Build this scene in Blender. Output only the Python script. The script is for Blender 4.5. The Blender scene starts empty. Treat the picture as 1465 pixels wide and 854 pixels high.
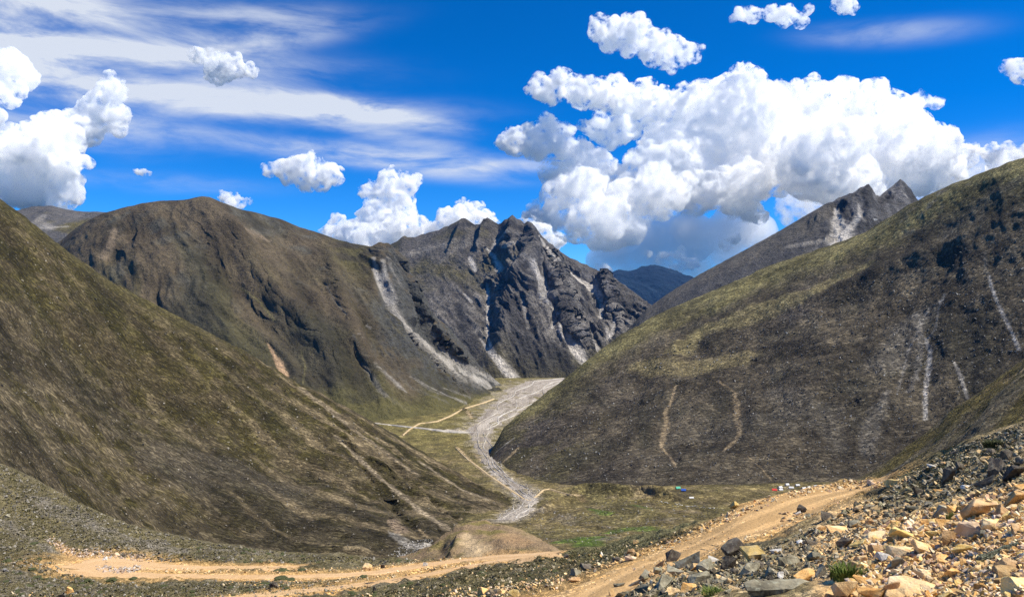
import bpy, bmesh, math, random, time
import numpy as np
from mathutils import Vector, Matrix
from mathutils.bvhtree import BVHTree
T0 = time.time()
S = bpy.context.scene
COL = S.collection
rng = np.random.default_rng(11)
random.seed(11)

# ------------------------------------------------------------------ camera
W0, H0, F0 = 1465.0, 854.0, 1086.0            # photograph size, focal length in its pixels
CX, CY = W0 / 2, H0 / 2
cam_d = bpy.data.cameras.new('camera')
cam = bpy.data.objects.new('camera', cam_d)
COL.objects.link(cam)
cam.location = (0, 0, 0)
cam.rotation_euler = (math.radians(90), 0, 0)
cam_d.sensor_width = 36.0
cam_d.lens = 36.0 * F0 / W0
cam_d.clip_start = 0.2
cam_d.clip_end = 200000
S.camera = cam

# ------------------------------------------------------------------ light
SUN_AZ, SUN_EL = 94.0, 55.0                   # degrees to the right of the view, above the horizon
sd = Vector((math.sin(math.radians(SUN_AZ)) * math.cos(math.radians(SUN_EL)),
             math.cos(math.radians(SUN_AZ)) * math.cos(math.radians(SUN_EL)),
             math.sin(math.radians(SUN_EL))))
sun_d = bpy.data.lights.new('sun', 'SUN')
sun_d.energy = 5.0
sun_d.angle = math.radians(0.55)
sun_d.color = (1.0, 0.935, 0.81)
sun = bpy.data.objects.new('sun', sun_d)
COL.objects.link(sun)
sun.rotation_euler = sd.to_track_quat('Z', 'Y').to_euler()
sun.location = (0, 0, 3000)

world = bpy.data.worlds.new('World')
S.world = world
world.use_nodes = True
wt = world.node_tree
wt.nodes.clear()
def wn(t, **k):
    n = wt.nodes.new(t)
    for a, b in k.items(): setattr(n, a, b)
    return n
w_out = wn('ShaderNodeOutputWorld')
w_bg = wn('ShaderNodeBackground')
w_sky = wn('ShaderNodeTexSky', sky_type='NISHITA', sun_disc=False)
w_sky.sun_elevation = math.radians(SUN_EL)
w_sky.sun_rotation = math.radians(SUN_AZ)
w_sky.altitude = 4600
w_sky.air_density = 1.0
w_sky.dust_density = 0.15
w_sky.ozone_density = 2.2
w_hs = wn('ShaderNodeHueSaturation')
w_hs.inputs['Hue'].default_value = 0.49
w_hs.inputs['Saturation'].default_value = 1.45
w_hs.inputs['Value'].default_value = 1.0
w_bg.inputs['Strength'].default_value = 0.12
w_tint = wn('ShaderNodeMix', data_type='RGBA', blend_type='MULTIPLY'); w_tint.inputs[0].default_value = 1.0; w_tint.inputs[7].default_value = (0.42, 0.72, 1.06, 1)
wt.links.new(w_sky.outputs[0], w_hs.inputs['Color']); wt.links.new(w_hs.outputs[0], w_tint.inputs[6])
wt.links.new(w_hs.outputs[0], w_bg.inputs['Color'])
wt.links.new(w_bg.outputs[0], w_out.inputs['Surface'])
# thin high cirrus, laid along the sky by direction (azimuth, elevation)
def wm(op, a, b=None, clamp=False):
    n = wt.nodes.new('ShaderNodeMath'); n.operation = op; n.use_clamp = clamp
    for i, v in enumerate((a, b)):
        if v is None: continue
        if isinstance(v, (int, float)): n.inputs[i].default_value = v
        else: wt.links.new(v, n.inputs[i])
    return n.outputs[0]
w_tc = wn('ShaderNodeTexCoord')
w_sep = wn('ShaderNodeSeparateXYZ'); wt.links.new(w_tc.outputs['Generated'], w_sep.inputs[0])
w_az = wm('ARCTAN2', w_sep.outputs[0], w_sep.outputs[1]); w_el = wm('ARCSINE', w_sep.outputs[2])
def azel(px, py):
    dx, dz = px - CX, CY - py
    return math.atan2(dx, F0), math.atan2(dz, math.hypot(dx, F0))
w_co = wn('ShaderNodeCombineXYZ'); wt.links.new(w_az, w_co.inputs[0]); wt.links.new(w_el, w_co.inputs[1])
w_map = wn('ShaderNodeMapping'); w_map.inputs['Rotation'].default_value = (0, 0, 0.02); w_map.inputs['Scale'].default_value = (6.5, 26.0, 1)
wt.links.new(w_co.outputs[0], w_map.inputs['Vector'])
w_n = wn('ShaderNodeTexNoise'); w_n.inputs['Scale'].default_value = 1.0; w_n.inputs['Detail'].default_value = 8.0; w_n.inputs['Roughness'].default_value = 0.60; w_n.inputs['Distortion'].default_value = 0.35
wt.links.new(w_map.outputs[0], w_n.inputs['Vector'])
cir = None
for (px, py, lx, ly, tilt, k) in [(120, 80, 260, 24, 0.04, 1.05), (330, 62, 150, 20, 0.22, 0.7), (10, 8, 110, 60, 0.0, 1.15), (170, 20, 170, 26, 0.05, 0.5), (380, 20, 90, 14, 0.12, 0.4), (330, 147, 240, 20, 0.0, 1.35), (520, 160, 130, 13, -0.14, 1.0), (470, 215, 220, 16, -0.05, 0.55), (600, 236, 130, 17, -0.10, 0.75), (50, 160, 150, 34, -0.05, 0.7), (560, 195, 120, 10, -0.14, 0.5), (1270, 48, 90, 14, -0.08, 0.4), (240, 262, 120, 12, 0, 0.25), (1390, 245, 100, 34, 0.1, 0.6), (730, 238, 70, 9, 0.0, 0.6)]:
    a0, e0 = azel(px, py); A, B = lx / F0, ly / F0
    da, de = wm('SUBTRACT', w_az, a0), wm('SUBTRACT', w_el, e0)
    c_, s_ = math.cos(tilt), math.sin(tilt)
    u_ = wm('MULTIPLY', wm('ADD', wm('MULTIPLY', da, c_), wm('MULTIPLY', de, s_)), 1 / A)
    v_ = wm('MULTIPLY', wm('SUBTRACT', wm('MULTIPLY', de, c_), wm('MULTIPLY', da, s_)), 1 / B)
    r2 = wm('ADD', wm('MULTIPLY', u_, u_), wm('MULTIPLY', v_, v_))
    g = wm('MULTIPLY', wm('POWER', 2.718, wm('MULTIPLY', wm('POWER', r2, 1.35), -1.0)), k)
    cir = g if cir is None else wm('ADD', cir, g)
w_r = wn('ShaderNodeMapRange'); w_r.inputs[1].default_value = 0.30; w_r.inputs[2].default_value = 0.70; w_r.interpolation_type = 'SMOOTHSTEP'
wt.links.new(w_n.outputs['Fac'], w_r.inputs[0])
w_fac = wm('MINIMUM', wm('MULTIPLY', cir, wm('ADD', wm('MULTIPLY', w_r.outputs[0], 1.05), 0.10)), 0.90)
w_mix = wn('ShaderNodeMix', data_type='RGBA'); w_mix.inputs[7].default_value = (4.6, 4.9, 5.4, 1)
wt.links.new(w_fac, w_mix.inputs[0]); wt.links.new(w_tint.outputs[2], w_mix.inputs[6]); wt.links.new(w_mix.outputs[2], w_bg.inputs['Color'])

S.render.engine = 'CYCLES'
S.view_settings.view_transform = 'Standard'
S.view_settings.look = 'None'
S.view_settings.gamma = 1.0
S.view_settings.exposure = 0.5
S.view_settings.use_curve_mapping = False
S.cycles.use_denoising = True
S.cycles.denoiser = 'OPENIMAGEDENOISE'
S.cycles.denoising_prefilter = 'NONE'
S.cycles.denoising_input_passes = 'RGB_ALBEDO_NORMAL'
S.render.filter_size = 1.3
S.cycles.max_bounces = 70
S.cycles.diffuse_bounces = 2
S.cycles.volume_bounces = 48
S.cycles.transparent_max_bounces = 24
S.cycles.use_adaptive_sampling = True
S.cycles.adaptive_threshold = 0.01

# ------------------------------------------------------------------ numpy noise
def _h(i, j, k, seed):
    h = (i * 374761393 + j * 668265263 + k * 2147483647 + seed * 1274126177) & 0xffffffff
    h = ((h ^ (h >> 13)) * 1274126177) & 0xffffffff
    h = ((h ^ (h >> 16)) * 2246822519) & 0xffffffff
    return (h ^ (h >> 15)) & 0xffffffff
def noise(x, y, z=None, seed=0):
    """gradient-like value noise, about -1..1"""
    x = np.asarray(x, float); y = np.asarray(y, float)
    z = np.zeros_like(x) if z is None else np.asarray(z, float) + np.zeros_like(x)
    xi = np.floor(x).astype(np.int64); yi = np.floor(y).astype(np.int64); zi = np.floor(z).astype(np.int64)
    xf, yf, zf = x - xi, y - yi, z - zi
    u, v, w = [f * f * f * (f * (f * 6 - 15) + 10) for f in (xf, yf, zf)]
    out = 0.0
    for a in (0, 1):
        for b in (0, 1):
            for c in ((0, 1) if np.any(zf) else (0,)):
                hh = _h(xi + a, yi + b, zi + c, seed)
                g1 = (hh & 1023) / 511.5 - 1; g2 = ((hh >> 10) & 1023) / 511.5 - 1; g3 = ((hh >> 20) & 1023) / 511.5 - 1
                d = g1 * (xf - a) + g2 * (yf - b) + g3 * (zf - c)
                out = out + d * (u if a else 1 - u) * (v if b else 1 - v) * ((w if c else 1 - w))
    return out * 1.6
def fbm(x, y, z=None, o=4, seed=0, lac=2.03, gain=0.5):
    a, t, n = 1.0, 0.0, 0.0
    x = np.asarray(x, float); y = np.asarray(y, float)
    for k in range(o):
        t = t + a * noise(x, y, z, seed + k * 17); n += a
        x = x * lac; y = y * lac; z = None if z is None else z * lac; a *= gain
    return t / n * 1.5
def ridged(x, y, o=4, seed=0, gain=0.55):
    """0..1, sharp crests at 1"""
    a, t, n = 1.0, 0.0, 0.0
    x = np.asarray(x, float); y = np.asarray(y, float)
    for k in range(o):
        t = t + a * (1 - np.abs(noise(x, y, None, seed + k * 31)) * 1.35); n += a
        x = x * 2.07; y = y * 2.07; a *= gain
    return t / n
def sstep(a, b, x):
    t = np.clip((x - a) / (b - a), 0, 1)
    return t * t * (3 - 2 * t)
def mix(a, b, t):
    return a + (b - a) * t
def cmix(c1, c2, t):
    return np.asarray(c1)[None, :] * (1 - t)[:, None] + np.asarray(c2)[None, :] * t[:, None] if np.ndim(c1) == 1 else c1 * (1 - t)[:, None] + np.asarray(c2) * t[:, None]

# ------------------------------------------------------------------ picture <-> place
def unproj(px, py, d):
    return np.array([(px - CX) / F0 * d, d, (CY - py) / F0 * d])
def proj(P):
    d = np.maximum(P[:, 1], 1e-3)
    return CX + P[:, 0] / d * F0, CY - P[:, 2] / d * F0

# ------------------------------------------------------------------ materials
MATS = {}
def new_mat(name):
    m = bpy.data.materials.new(name)
    m.use_nodes = True
    nt = m.node_tree
    bsdf = nt.nodes.get('Principled BSDF')
    bsdf.inputs['Roughness'].default_value = 0.9
    bsdf.inputs['Specular IOR Level'].default_value = 0.15
    MATS[name] = m
    return m, nt, bsdf
def lk(nt, a, b): nt.links.new(a, b)
def nd(nt, t, **k):
    n = nt.nodes.new(t)
    for a, b in k.items():
        if a.startswith('i_'): n.inputs[a[2:].replace('_', ' ')].default_value = b
        else: setattr(n, a, b)
    return n
def mathn(nt, op, a, b=None, clamp=False):
    n = nt.nodes.new('ShaderNodeMath'); n.operation = op; n.use_clamp = clamp
    for i, v in enumerate((a, b)):
        if v is None: continue
        if isinstance(v, (int, float)): n.inputs[i].default_value = v
        else: nt.links.new(v, n.inputs[i])
    return n.outputs[0]
def terrain_material(name, size, speck=0.35, speck_scale=1.0, bump=1.0, stretch=None, vor=0.0, fine=None):
    """vertex colour of the place's own ground cover, broken up by fine noise; size = metres of one picture pixel there"""
    m, nt, b = new_mat(name)
    at = nd(nt, 'ShaderNodeAttribute', attribute_name='cover')
    geo = nd(nt, 'ShaderNodeNewGeometry')
    co = geo.outputs['Position']
    if fine:                                         # finer up and down the slope than along it
        mf = nd(nt, 'ShaderNodeMapping'); mf.inputs['Scale'].default_value = fine; lk(nt, co, mf.inputs['Vector']); co = mf.outputs[0]
    if stretch:
        mp = nd(nt, 'ShaderNodeMapping'); mp.inputs['Rotation'].default_value = (0, 0, stretch[0]); mp.inputs['Scale'].default_value = (1, stretch[1], stretch[1])
        lk(nt, co, mp.inputs['Vector']); co2 = mp.outputs[0]
    else: co2 = co
    n1 = nd(nt, 'ShaderNodeTexNoise', i_Scale=1 / (size * 4.5 * speck_scale), i_Detail=6.0, i_Roughness=0.72)
    n2 = nd(nt, 'ShaderNodeTexNoise', i_Scale=1 / (size * 28 * speck_scale), i_Detail=5.0, i_Roughness=0.65)
    lk(nt, co, n1.inputs['Vector']); lk(nt, co2, n2.inputs['Vector'])
    r1 = nd(nt, 'ShaderNodeMapRange'); r1.inputs[1].default_value = 0.3; r1.inputs[2].default_value = 0.72
    r1.inputs[3].default_value = 1 - speck * 1.25; r1.inputs[4].default_value = 1 + speck * 1.5
    lk(nt, n1.outputs['Fac'], r1.inputs[0])
    r2 = nd(nt, 'ShaderNodeMapRange'); r2.inputs[1].default_value = 0.3; r2.inputs[2].default_value = 0.7
    r2.inputs[3].default_value = 1 - speck * 0.7; r2.inputs[4].default_value = 1 + speck * 0.8
    lk(nt, n2.outputs['Fac'], r2.inputs[0])
    k = mathn(nt, 'MULTIPLY', r1.outputs[0], r2.outputs[0])
    hgt = n1.outputs['Fac']
    if vor > 0:
        v = nd(nt, 'ShaderNodeTexVoronoi', i_Scale=1 / (size * 4.2)); lk(nt, co, v.inputs['Vector'])
        sepv = nd(nt, 'ShaderNodeSeparateColor'); lk(nt, v.outputs['Color'], sepv.inputs[0])
        # pale stones lying about: some cells lighter, some darker
        rv = nd(nt, 'ShaderNodeMapRange'); rv.inputs[1].default_value = 0.0; rv.inputs[2].default_value = 1.0
        rv.inputs[3].default_value = 1 - vor * 0.75; rv.inputs[4].default_value = 1 + vor * 3.4
        pw = mathn(nt, 'POWER', sepv.outputs[0], 3.0); lk(nt, pw, rv.inputs[0])
        k = mathn(nt, 'MULTIPLY', k, rv.outputs[0])
        hgt = mathn(nt, 'ADD', hgt, mathn(nt, 'MULTIPLY', v.outputs['Distance'], -0.6))
    hv = nd(nt, 'ShaderNodeVectorMath', operation='SCALE')
    lk(nt, at.outputs['Color'], hv.inputs[0]); lk(nt, k, hv.inputs['Scale'])
    lk(nt, hv.outputs[0], b.inputs['Base Color'])
    bp = nd(nt, 'ShaderNodeBump', i_Strength=0.9, i_Distance=size * 5.0 * bump)
    hh = mathn(nt, 'ADD', hgt, mathn(nt, 'MULTIPLY', n2.outputs['Fac'], 2.2))
    lk(nt, hh, bp.inputs['Height']); lk(nt, bp.outputs[0], b.inputs['Normal'])
    return m

# ------------------------------------------------------------------ lofted terrain
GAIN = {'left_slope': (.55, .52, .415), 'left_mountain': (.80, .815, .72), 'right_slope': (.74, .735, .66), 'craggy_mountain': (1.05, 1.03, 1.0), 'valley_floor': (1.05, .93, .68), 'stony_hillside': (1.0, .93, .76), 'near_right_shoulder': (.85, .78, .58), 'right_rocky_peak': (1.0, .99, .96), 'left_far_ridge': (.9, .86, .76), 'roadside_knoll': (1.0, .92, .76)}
PIECES = {}
class Piece: pass
def make_grid_mesh(name, V, nv, nu, colors=None, mat=None):
    me = bpy.data.meshes.new(name)
    idx = np.arange(nv * nu).reshape(nv, nu)
    q = np.stack([idx[:-1, :-1], idx[1:, :-1], idx[1:, 1:], idx[:-1, 1:]], -1).reshape(-1, 4)
    me.vertices.add(nv * nu); me.vertices.foreach_set('co', V.astype(np.float32).ravel())
    me.loops.add(q.size); me.loops.foreach_set('vertex_index', q.ravel().astype(np.int32))
    me.polygons.add(len(q)); me.polygons.foreach_set('loop_start', np.arange(0, q.size, 4, dtype=np.int32))
    me.update(calc_edges=True)
    me.polygons.foreach_set('use_smooth', np.ones(len(q), bool))
    if colors is not None: set_cover(me, colors)
    if mat: me.materials.append(mat)
    return me, q
def set_cover(me, c):
    c = np.asarray(c) * np.array(GAIN.get(me.name.split('.')[0], (1, 1, 1)))
    a = me.attributes.get('cover') or me.attributes.new('cover', 'FLOAT_COLOR', 'POINT')
    full = np.ones((len(c), 4), np.float32); full[:, :3] = np.clip(c, 0.003, 0.9)
    a.data.foreach_set('color', full.ravel())
def grid_normals(V, nv, nu):
    G = V.reshape(nv, nu, 3)
    du = np.gradient(G, axis=1); dv = np.gradient(G, axis=0)
    n = np.cross(dv, du)
    n /= np.maximum(np.linalg.norm(n, axis=-1, keepdims=True), 1e-9)
    s = np.sign(n[..., 2:3]); s[s == 0] = 1
    return (n * s).reshape(-1, 3)
def loft(name, rails, rows, nu, px0=None, px1=None, smooth=3):
    """rails: lists of (px, py, depth) from the hidden back over the crest to the foot; rows: quads between rails"""
    px0 = rails[0][0][0] if px0 is None else px0; px1 = rails[0][-1][0] if px1 is None else px1
    # the land runs on outside the picture, with fewer points there
    e0 = 450 if (px0 < 0 or name == 'valley_floor') else 0; e1 = 450 if px1 > 1500 or name == 'valley_floor' else 0
    n0, n1_ = (14 if e0 else 0), (14 if e1 else 0)
    u = np.concatenate([px0 - e0 * (1 - np.arange(n0) / max(n0, 1)), np.linspace(px0, px1, nu - n0 - n1_), px1 + e1 * (np.arange(1, n1_ + 1) / max(n1_, 1))])
    R = []
    for r in rails:
        a = np.array(r, float)
        py = np.interp(u, a[:, 0], a[:, 1]); d = np.exp(np.interp(u, a[:, 0], np.log(a[:, 2])))
        if smooth > 1:
            k = np.hanning(smooth + 2)[1:-1]; k /= k.sum(); p = smooth // 2
            py = np.convolve(np.pad(py, p, 'edge'), k, 'valid'); 
            kk = np.hanning(smooth * 4 + 3)[1:-1]; kk /= kk.sum(); p = len(kk) // 2
            d = np.convolve(np.pad(d, p, 'edge'), kk, 'valid')
        R.append(np.stack([(u - CX) / F0 * d, d, (CY - py) / F0 * d], -1))
    R = np.array(R); n = len(R)
    # Catmull-Rom style tangents limited per interval
    out = [R[0][None]]; vcoord = [0.0]
    m = np.zeros_like(R)
    for i in range(1, n - 1):
        a, b = R[i] - R[i - 1], R[i + 1] - R[i]
        la = np.linalg.norm(a, axis=-1, keepdims=True) + 1e-6; lb = np.linalg.norm(b, axis=-1, keepdims=True) + 1e-6
        m[i] = (a / la * lb + b / lb * la) / (la + lb)
    m[0] = 0
    for i in range(n - 1):
        L = np.linalg.norm(R[i + 1] - R[i], axis=-1, keepdims=True)
        t = (np.arange(1, rows[i] + 1) / rows[i])[:, None, None]
        t2, t3 = t * t, t * t * t
        m0 = m[i] * L if i > 0 else (R[1] - R[0]); m1 = m[i + 1] * L if i + 1 < n - 1 else (R[i + 1] - R[i])
        H = (2 * t3 - 3 * t2 + 1) * R[i] + (t3 - 2 * t2 + t) * m0 + (-2 * t3 + 3 * t2) * R[i + 1] + (t3 - t2) * m1
        lin = R[i] * (1 - t) + R[i + 1] * t
        out.append(0.6 * H + 0.4 * lin)
        vcoord += list(i + np.arange(1, rows[i] + 1) / rows[i])
    V = np.concatenate(out); nv = len(V)
    p = Piece(); p.name = name; p.nu, p.nv = nu, nv; p.V = V.reshape(-1, 3); p.v = np.repeat(np.array(vcoord), nu)
    p.u = np.tile(u, nv); p.N = grid_normals(p.V, nv, nu)
    PIECES[name] = p
    return p
def crest_teeth(p, amp, step=5, seed=1, x0=-1e9, x1=1e9, deep=0.0, reach=0.06):
    """break the crest line into crags"""
    r = np.random.default_rng(seed); lo, hi = p.u.min(), p.u.max()
    x = np.arange(lo, hi + step, step); x = x + r.uniform(-.3, .3, len(x)) * step
    k = np.where((x > x0) & (x < x1), amp, amp * 0.2); e = k * (r.normal(size=len(x)) * 0.7 - deep * np.abs(r.normal(size=len(x))))
    dz = np.interp(p.u, x, e) * p.V[:, 1] / F0 * np.exp(-np.abs(p.v - 1) / reach)
    p.V[:, 2] += dz; p.N = grid_normals(p.V, p.nv, p.nu)
def finish(p, mat):
    p.N = grid_normals(p.V, p.nv, p.nu)
    me, q = make_grid_mesh(p.name, p.V, p.nv, p.nu, None, mat)
    p.me = me; p.quads = q
    o = bpy.data.objects.new(p.name, me); COL.objects.link(o); o['kind'] = 'structure'
    p.obj = o
    p.bvh = BVHTree.FromPolygons(p.V.tolist(), q.tolist())
    return p
def dipcoords(p, ang):
    """s along the contour, t down the slope; ang = plan direction of the fall line, degrees, 0 = right, -90 = towards the viewer"""
    c, s = math.cos(math.radians(ang)), math.sin(math.radians(ang))
    return -p.V[:, 0] * s + p.V[:, 1] * c, p.V[:, 0] * c + p.V[:, 1] * s
def displace(p, h): p.V = p.V + p.N * h[:, None]
def hit(px, py, only=None):
    d = Vector(((px - CX) / F0, 1, (CY - py) / F0)); L = d.length; d /= L
    best = None
    for n, p in PIECES.items():
        if only and n not in only: continue
        r = p.bvh.ray_cast(Vector((0, 0, 0)), d)
        if r[0] is not None and (best is None or r[3] < best[1]): best = (r[0], r[3], r[1], n)
    return best
def polydist(P, pts, wid):
    """least distance to a polyline divided by its local width, and the nearest parameter"""
    best = np.full(len(P), 1e9); par = np.zeros(len(P))
    for i in range(len(pts) - 1):
        a, b = pts[i], pts[i + 1]; ab = b - a
        t = np.clip(((P - a) @ ab) / max(ab @ ab, 1e-9), 0, 1)
        dd = np.linalg.norm(P - (a + t[:, None] * ab), axis=1) / (wid[i] * (1 - t) + wid[i + 1] * t)
        k = dd < best
        best[k] = dd[k]; par[k] = (i + t[k]) / (len(pts) - 1)
    return best, par
def onpiece(p, poly):
    """picture points (px, py, half width px) -> points on the piece and widths in metres, closely spaced"""
    pts, wid = [], []
    poly = [np.array(q, float) for q in poly]
    seq = []
    for q0, q1 in zip(poly[:-1], poly[1:]):
        n = max(2, int(np.hypot(*(q1 - q0)[:2]) / 3))
        seq += [q0 + (q1 - q0) * k / n for k in range(n)]
    seq.append(poly[-1])
    for (x, y, w) in seq:
        h = hit(x, y, [p.name])
        if h is None: continue
        pts.append(np.array(h[0])); wid.append(max(w, 0.3) * h[0].y / F0)
    return np.array(pts), np.array(wid)
def paint(p, C, poly, color, k=1.0, rough=0.5, seed=1, scale=4.0, streak=None):
    color = np.array(color, float); g_ = np.array(GAIN.get(p.name, (1, 1, 1))); br = min(1.0, max(0.0, (color.mean() - 0.08) / 0.12)); color = color / (g_ ** (0.9 * br))
    pts, wid = onpiece(p, poly)
    if len(pts) < 2: return C
    m = wid.max() * 3.5
    near = np.where(np.all((p.V > pts.min(0) - m) & (p.V < pts.max(0) + m), axis=1))[0]
    P = p.V[near]
    d, par = polydist(P, pts, wid)
    w = wid.mean() * scale
    n = fbm(P[:, 0] / w, P[:, 1] / w, P[:, 2] / w, 4, seed) + 0.5 * fbm(P[:, 0] / w * 5, P[:, 1] / w * 5, P[:, 2] / w * 5, 2, seed + 3)
    mk = np.zeros(len(p.V))
    mk[near] = sstep(1.35, 0.45, d + n * rough * 1.3) * np.clip(k * (0.9 + n * rough), 0, 1)
    return cmix(C, np.array(color), np.clip(mk, 0, 1))
def linemask(p, polys, widen=1.6):
    """0..1 along lines on the still smooth slope: loose scree fills its own gully and lies smooth there"""
    idx = np.arange(p.nv * p.nu).reshape(p.nv, p.nu)
    q = np.stack([idx[:-1, :-1], idx[1:, :-1], idx[1:, 1:], idx[:-1, 1:]], -1).reshape(-1, 4)
    old = getattr(p, 'bvh', None); p.bvh = BVHTree.FromPolygons(p.V.tolist(), q.tolist()); mk = np.zeros(len(p.V))
    for poly in polys:
        pts, wid = onpiece(p, poly)
        if len(pts) < 2: continue
        m = wid.max() * 4
        near = np.where(np.all((p.V > pts.min(0) - m) & (p.V < pts.max(0) + m), axis=1))[0]
        d, _ = polydist(p.V[near], pts, wid * widen + p.V[near][:, 1].mean() / F0 * 1.2)
        mk[near] = np.maximum(mk[near], sstep(1.6, 0.7, d))
    return mk
print('helpers', round(time.time() - T0, 1))
# ------------------------------------------------------------------ the land, far to near
def back(r, f=1.25, dy=60):          # hidden far side of a crest
    return [(x, y + dy, d * f) for x, y, d in r]
GRASS = np.array([0.105, 0.092, 0.040]); SCREE = np.array([0.118, 0.108, 0.094]); DARK = np.array([0.058, 0.052, 0.038])
BROWN = np.array([0.120, 0.092, 0.064]); PALE = np.array([0.40, 0.37, 0.33]); ROCK = np.array([0.105, 0.102, 0.104])
TAN = np.array([0.36, 0.27, 0.16]); DIRT = np.array([0.60, 0.375, 0.165]); MEADOW = np.array([0.165, 0.145, 0.060])

# far blue ranges behind the pass
cr = [(700, 420, 12500), (830, 408, 12500), (868, 394, 12000), (885, 386, 12000), (900, 388, 12000), (918, 383, 12000), (935, 380, 12000), (948, 382, 12000), (962, 386, 12000), (980, 395, 12000), (1010, 402, 12000), (1150, 412, 12500)]
p = loft('far_mountain_range', [back(cr, 1.2, 30), cr, [(x, 425, 10200) for x in (700, 900, 1150)], [(x, 470, 9600) for x in (700, 900, 1150)]], [8, 60, 14], 260)
s, t = dipcoords(p, -80)
displace(p, 190 * (ridged(s / 900 + 0.4 * noise(s / 1500, t / 1500, None, 5), t / 3200, 5, 4) - 0.6) * np.where(p.v < 1.15, 0.25, 1))
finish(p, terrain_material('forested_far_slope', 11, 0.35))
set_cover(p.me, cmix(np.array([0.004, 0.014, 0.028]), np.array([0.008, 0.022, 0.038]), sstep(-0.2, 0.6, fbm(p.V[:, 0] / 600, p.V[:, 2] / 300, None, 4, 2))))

# grey ridge at far left
cr = [(-60, 300, 3600), (25, 301, 3600), (50, 295, 3600), (75, 295, 3600), (95, 300, 3600), (120, 303, 3600), (160, 304, 3500), (240, 318, 3500)]
p = loft('left_far_ridge', [back(cr, 1.2, 30), cr, [(x, 345, 3100) for x in (-60, 240)], [(x, 400, 2700) for x in (-60, 240)]], [8, 60, 30], 150)
s, t = dipcoords(p, -75)
displace(p, 26 * (ridged(s / 240 + 0.4 * noise(s / 300, t / 300), t / 600, 5, 8) - 0.6) * np.where(p.v < 1.1, 0.3, 1))
finish(p, terrain_material('grey_far_slope', 3.3, 0.3))
C = cmix(ROCK * 1.2, GRASS * 1.2, sstep(0.0, 0.5, fbm(s / 200, t / 200, None, 4, 9) + (p.v - 1.5)))
C = paint(p, C, [(62, 308, 5), (55, 318, 10), (70, 326, 10)], PALE * 0.75, 0.7)
C = paint(p, C, [(60, 326, 4), (95, 324, 4)], PALE, 0.6)
set_cover(p.me, C)

# the craggy mountain that closes the valley
cr = [(470, 405, 4200), (530, 368, 4100), (565, 346, 4000), (575, 340, 4000), (600, 337, 4000), (620, 331, 3950), (640, 323, 3950), (652, 317, 3930), (665, 311.5, 3900), (672, 317, 3900), (680, 323, 3850), (688, 318, 3850), (697, 310.5, 3850), (704, 316, 3850), (713, 322, 3850), (722, 316, 3800), (733, 307.5, 3800), (741, 314, 3800), (750, 321, 3750), (757, 317.5, 3720), (764, 322, 3700), (772, 334, 3650), (786, 348, 3600), (800, 358, 3600), (815, 368, 3550), (830, 376, 3500), (846, 383, 3500), (862, 388, 3450), (880, 399, 3400), (897, 410, 3400), (915, 424, 3350), (935, 440, 3300), (1010, 480, 3300)]
foot = [(470, 585, 2500), (560, 575, 2550), (640, 566, 2600), (700, 548, 2650), (760, 545, 2680), (800, 541, 2700), (840, 530, 2750), (880, 505, 2850), (930, 480, 2950), (1010, 500, 2950)]
mid = [(470, 470, 3350), (560, 430, 3400), (640, 400, 3450), (700, 392, 3400), (735, 400, 3250), (760, 405, 3150), (800, 440, 3120), (840, 455, 3120), (880, 452, 3150), (930, 455, 3150), (1010, 488, 3150)]
CRAG_SCREE = [
    ([(697, 356, 1.5), (706, 366, 3), (712, 378, 4), (716, 387, 5)], 0.95), ([(672, 368, 1.5), (676, 378, 4), (680, 388, 2)], 0.8),
    ([(696, 404, 1.5), (699, 425, 2), (697, 455, 1.2), (699, 485, 1.5), (703, 503, 4), (724, 528, 8), (732, 540, 8)], 0.75),
    ([(812, 388, 2), (830, 402, 5), (846, 412, 6), (856, 419, 5), (861, 430, 3), (859, 455, 2.5)], 0.95),
    ([(858, 418, 2), (866, 428, 2), (862, 445, 2)], 0.8), ([(772, 338, 1.5), (782, 355, 4), (795, 370, 4)], 0.7),
    ([(800, 465, 2), (815, 485, 5), (828, 505, 7), (838, 520, 4)], 0.75), ([(782, 430, 2), (796, 450, 5), (790, 470, 2)], 0.6),
    ([(765, 378, 5), (773, 400, 8), (776, 425, 5)], 0.42), ([(868, 470, 2), (872, 485, 2.5)], 0.6),
    ([(845, 470, 1), (850, 490, 1.5), (856, 505, 2)], 0.45), ([(664, 420, 1), (675, 432, 2)], 0.6), ([(740, 345, 5), (720, 352, 3)], 0.35),
    ([(748, 430, 2), (756, 470, 2)], 0.3), ([(880, 455, 2), (874, 480, 3)], 0.5), ([(725, 330, 2), (712, 345, 4), (704, 356, 3)], 0.4), ([(687, 484, 1.5), (703, 508, 3), (722, 530, 5), (736, 541, 7)], 0.6), ([(640, 470, 1.5), (655, 505, 2), (672, 528, 3)], 0.4), ([(798, 471, 2), (812, 488, 5), (826, 507, 6), (834, 518, 5)], 0.7), ([(846, 476, 1), (852, 492, 1.5), (858, 500, 1)], 0.5)]
p = loft('craggy_mountain', [back(cr, 1.2, 60), cr, mid, foot, [(x, y + 40, d * 0.97) for x, y, d in foot]], [8, 125, 140, 10], 410, smooth=1)
crest_teeth(p, 1.5, 4.5, 3, 560, 905, 0.2)
s, t = dipcoords(p, -68)
wx = 60 * fbm(s / 260, t / 260, None, 3, 41); wy = 60 * fbm(s / 260, t / 260, None, 3, 42)
env = np.clip(np.interp(p.v, [0, 0.85, 1.0, 1.12, 1.5, 2.2, 2.75, 3.0, 4], [0.2, 0.2, 0.10, 0.45, 0.9, 1.15, 0.9, 0.25, 0.1]), 0, 2)
env *= mix(0.30, 1.0, sstep(660, 740, p.u))
env *= 1 - 0.9 * linemask(p, [q[0] for q in CRAG_SCREE])
w2 = 16 * fbm(s / 70, t / 140, None, 3, 44)
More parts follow.
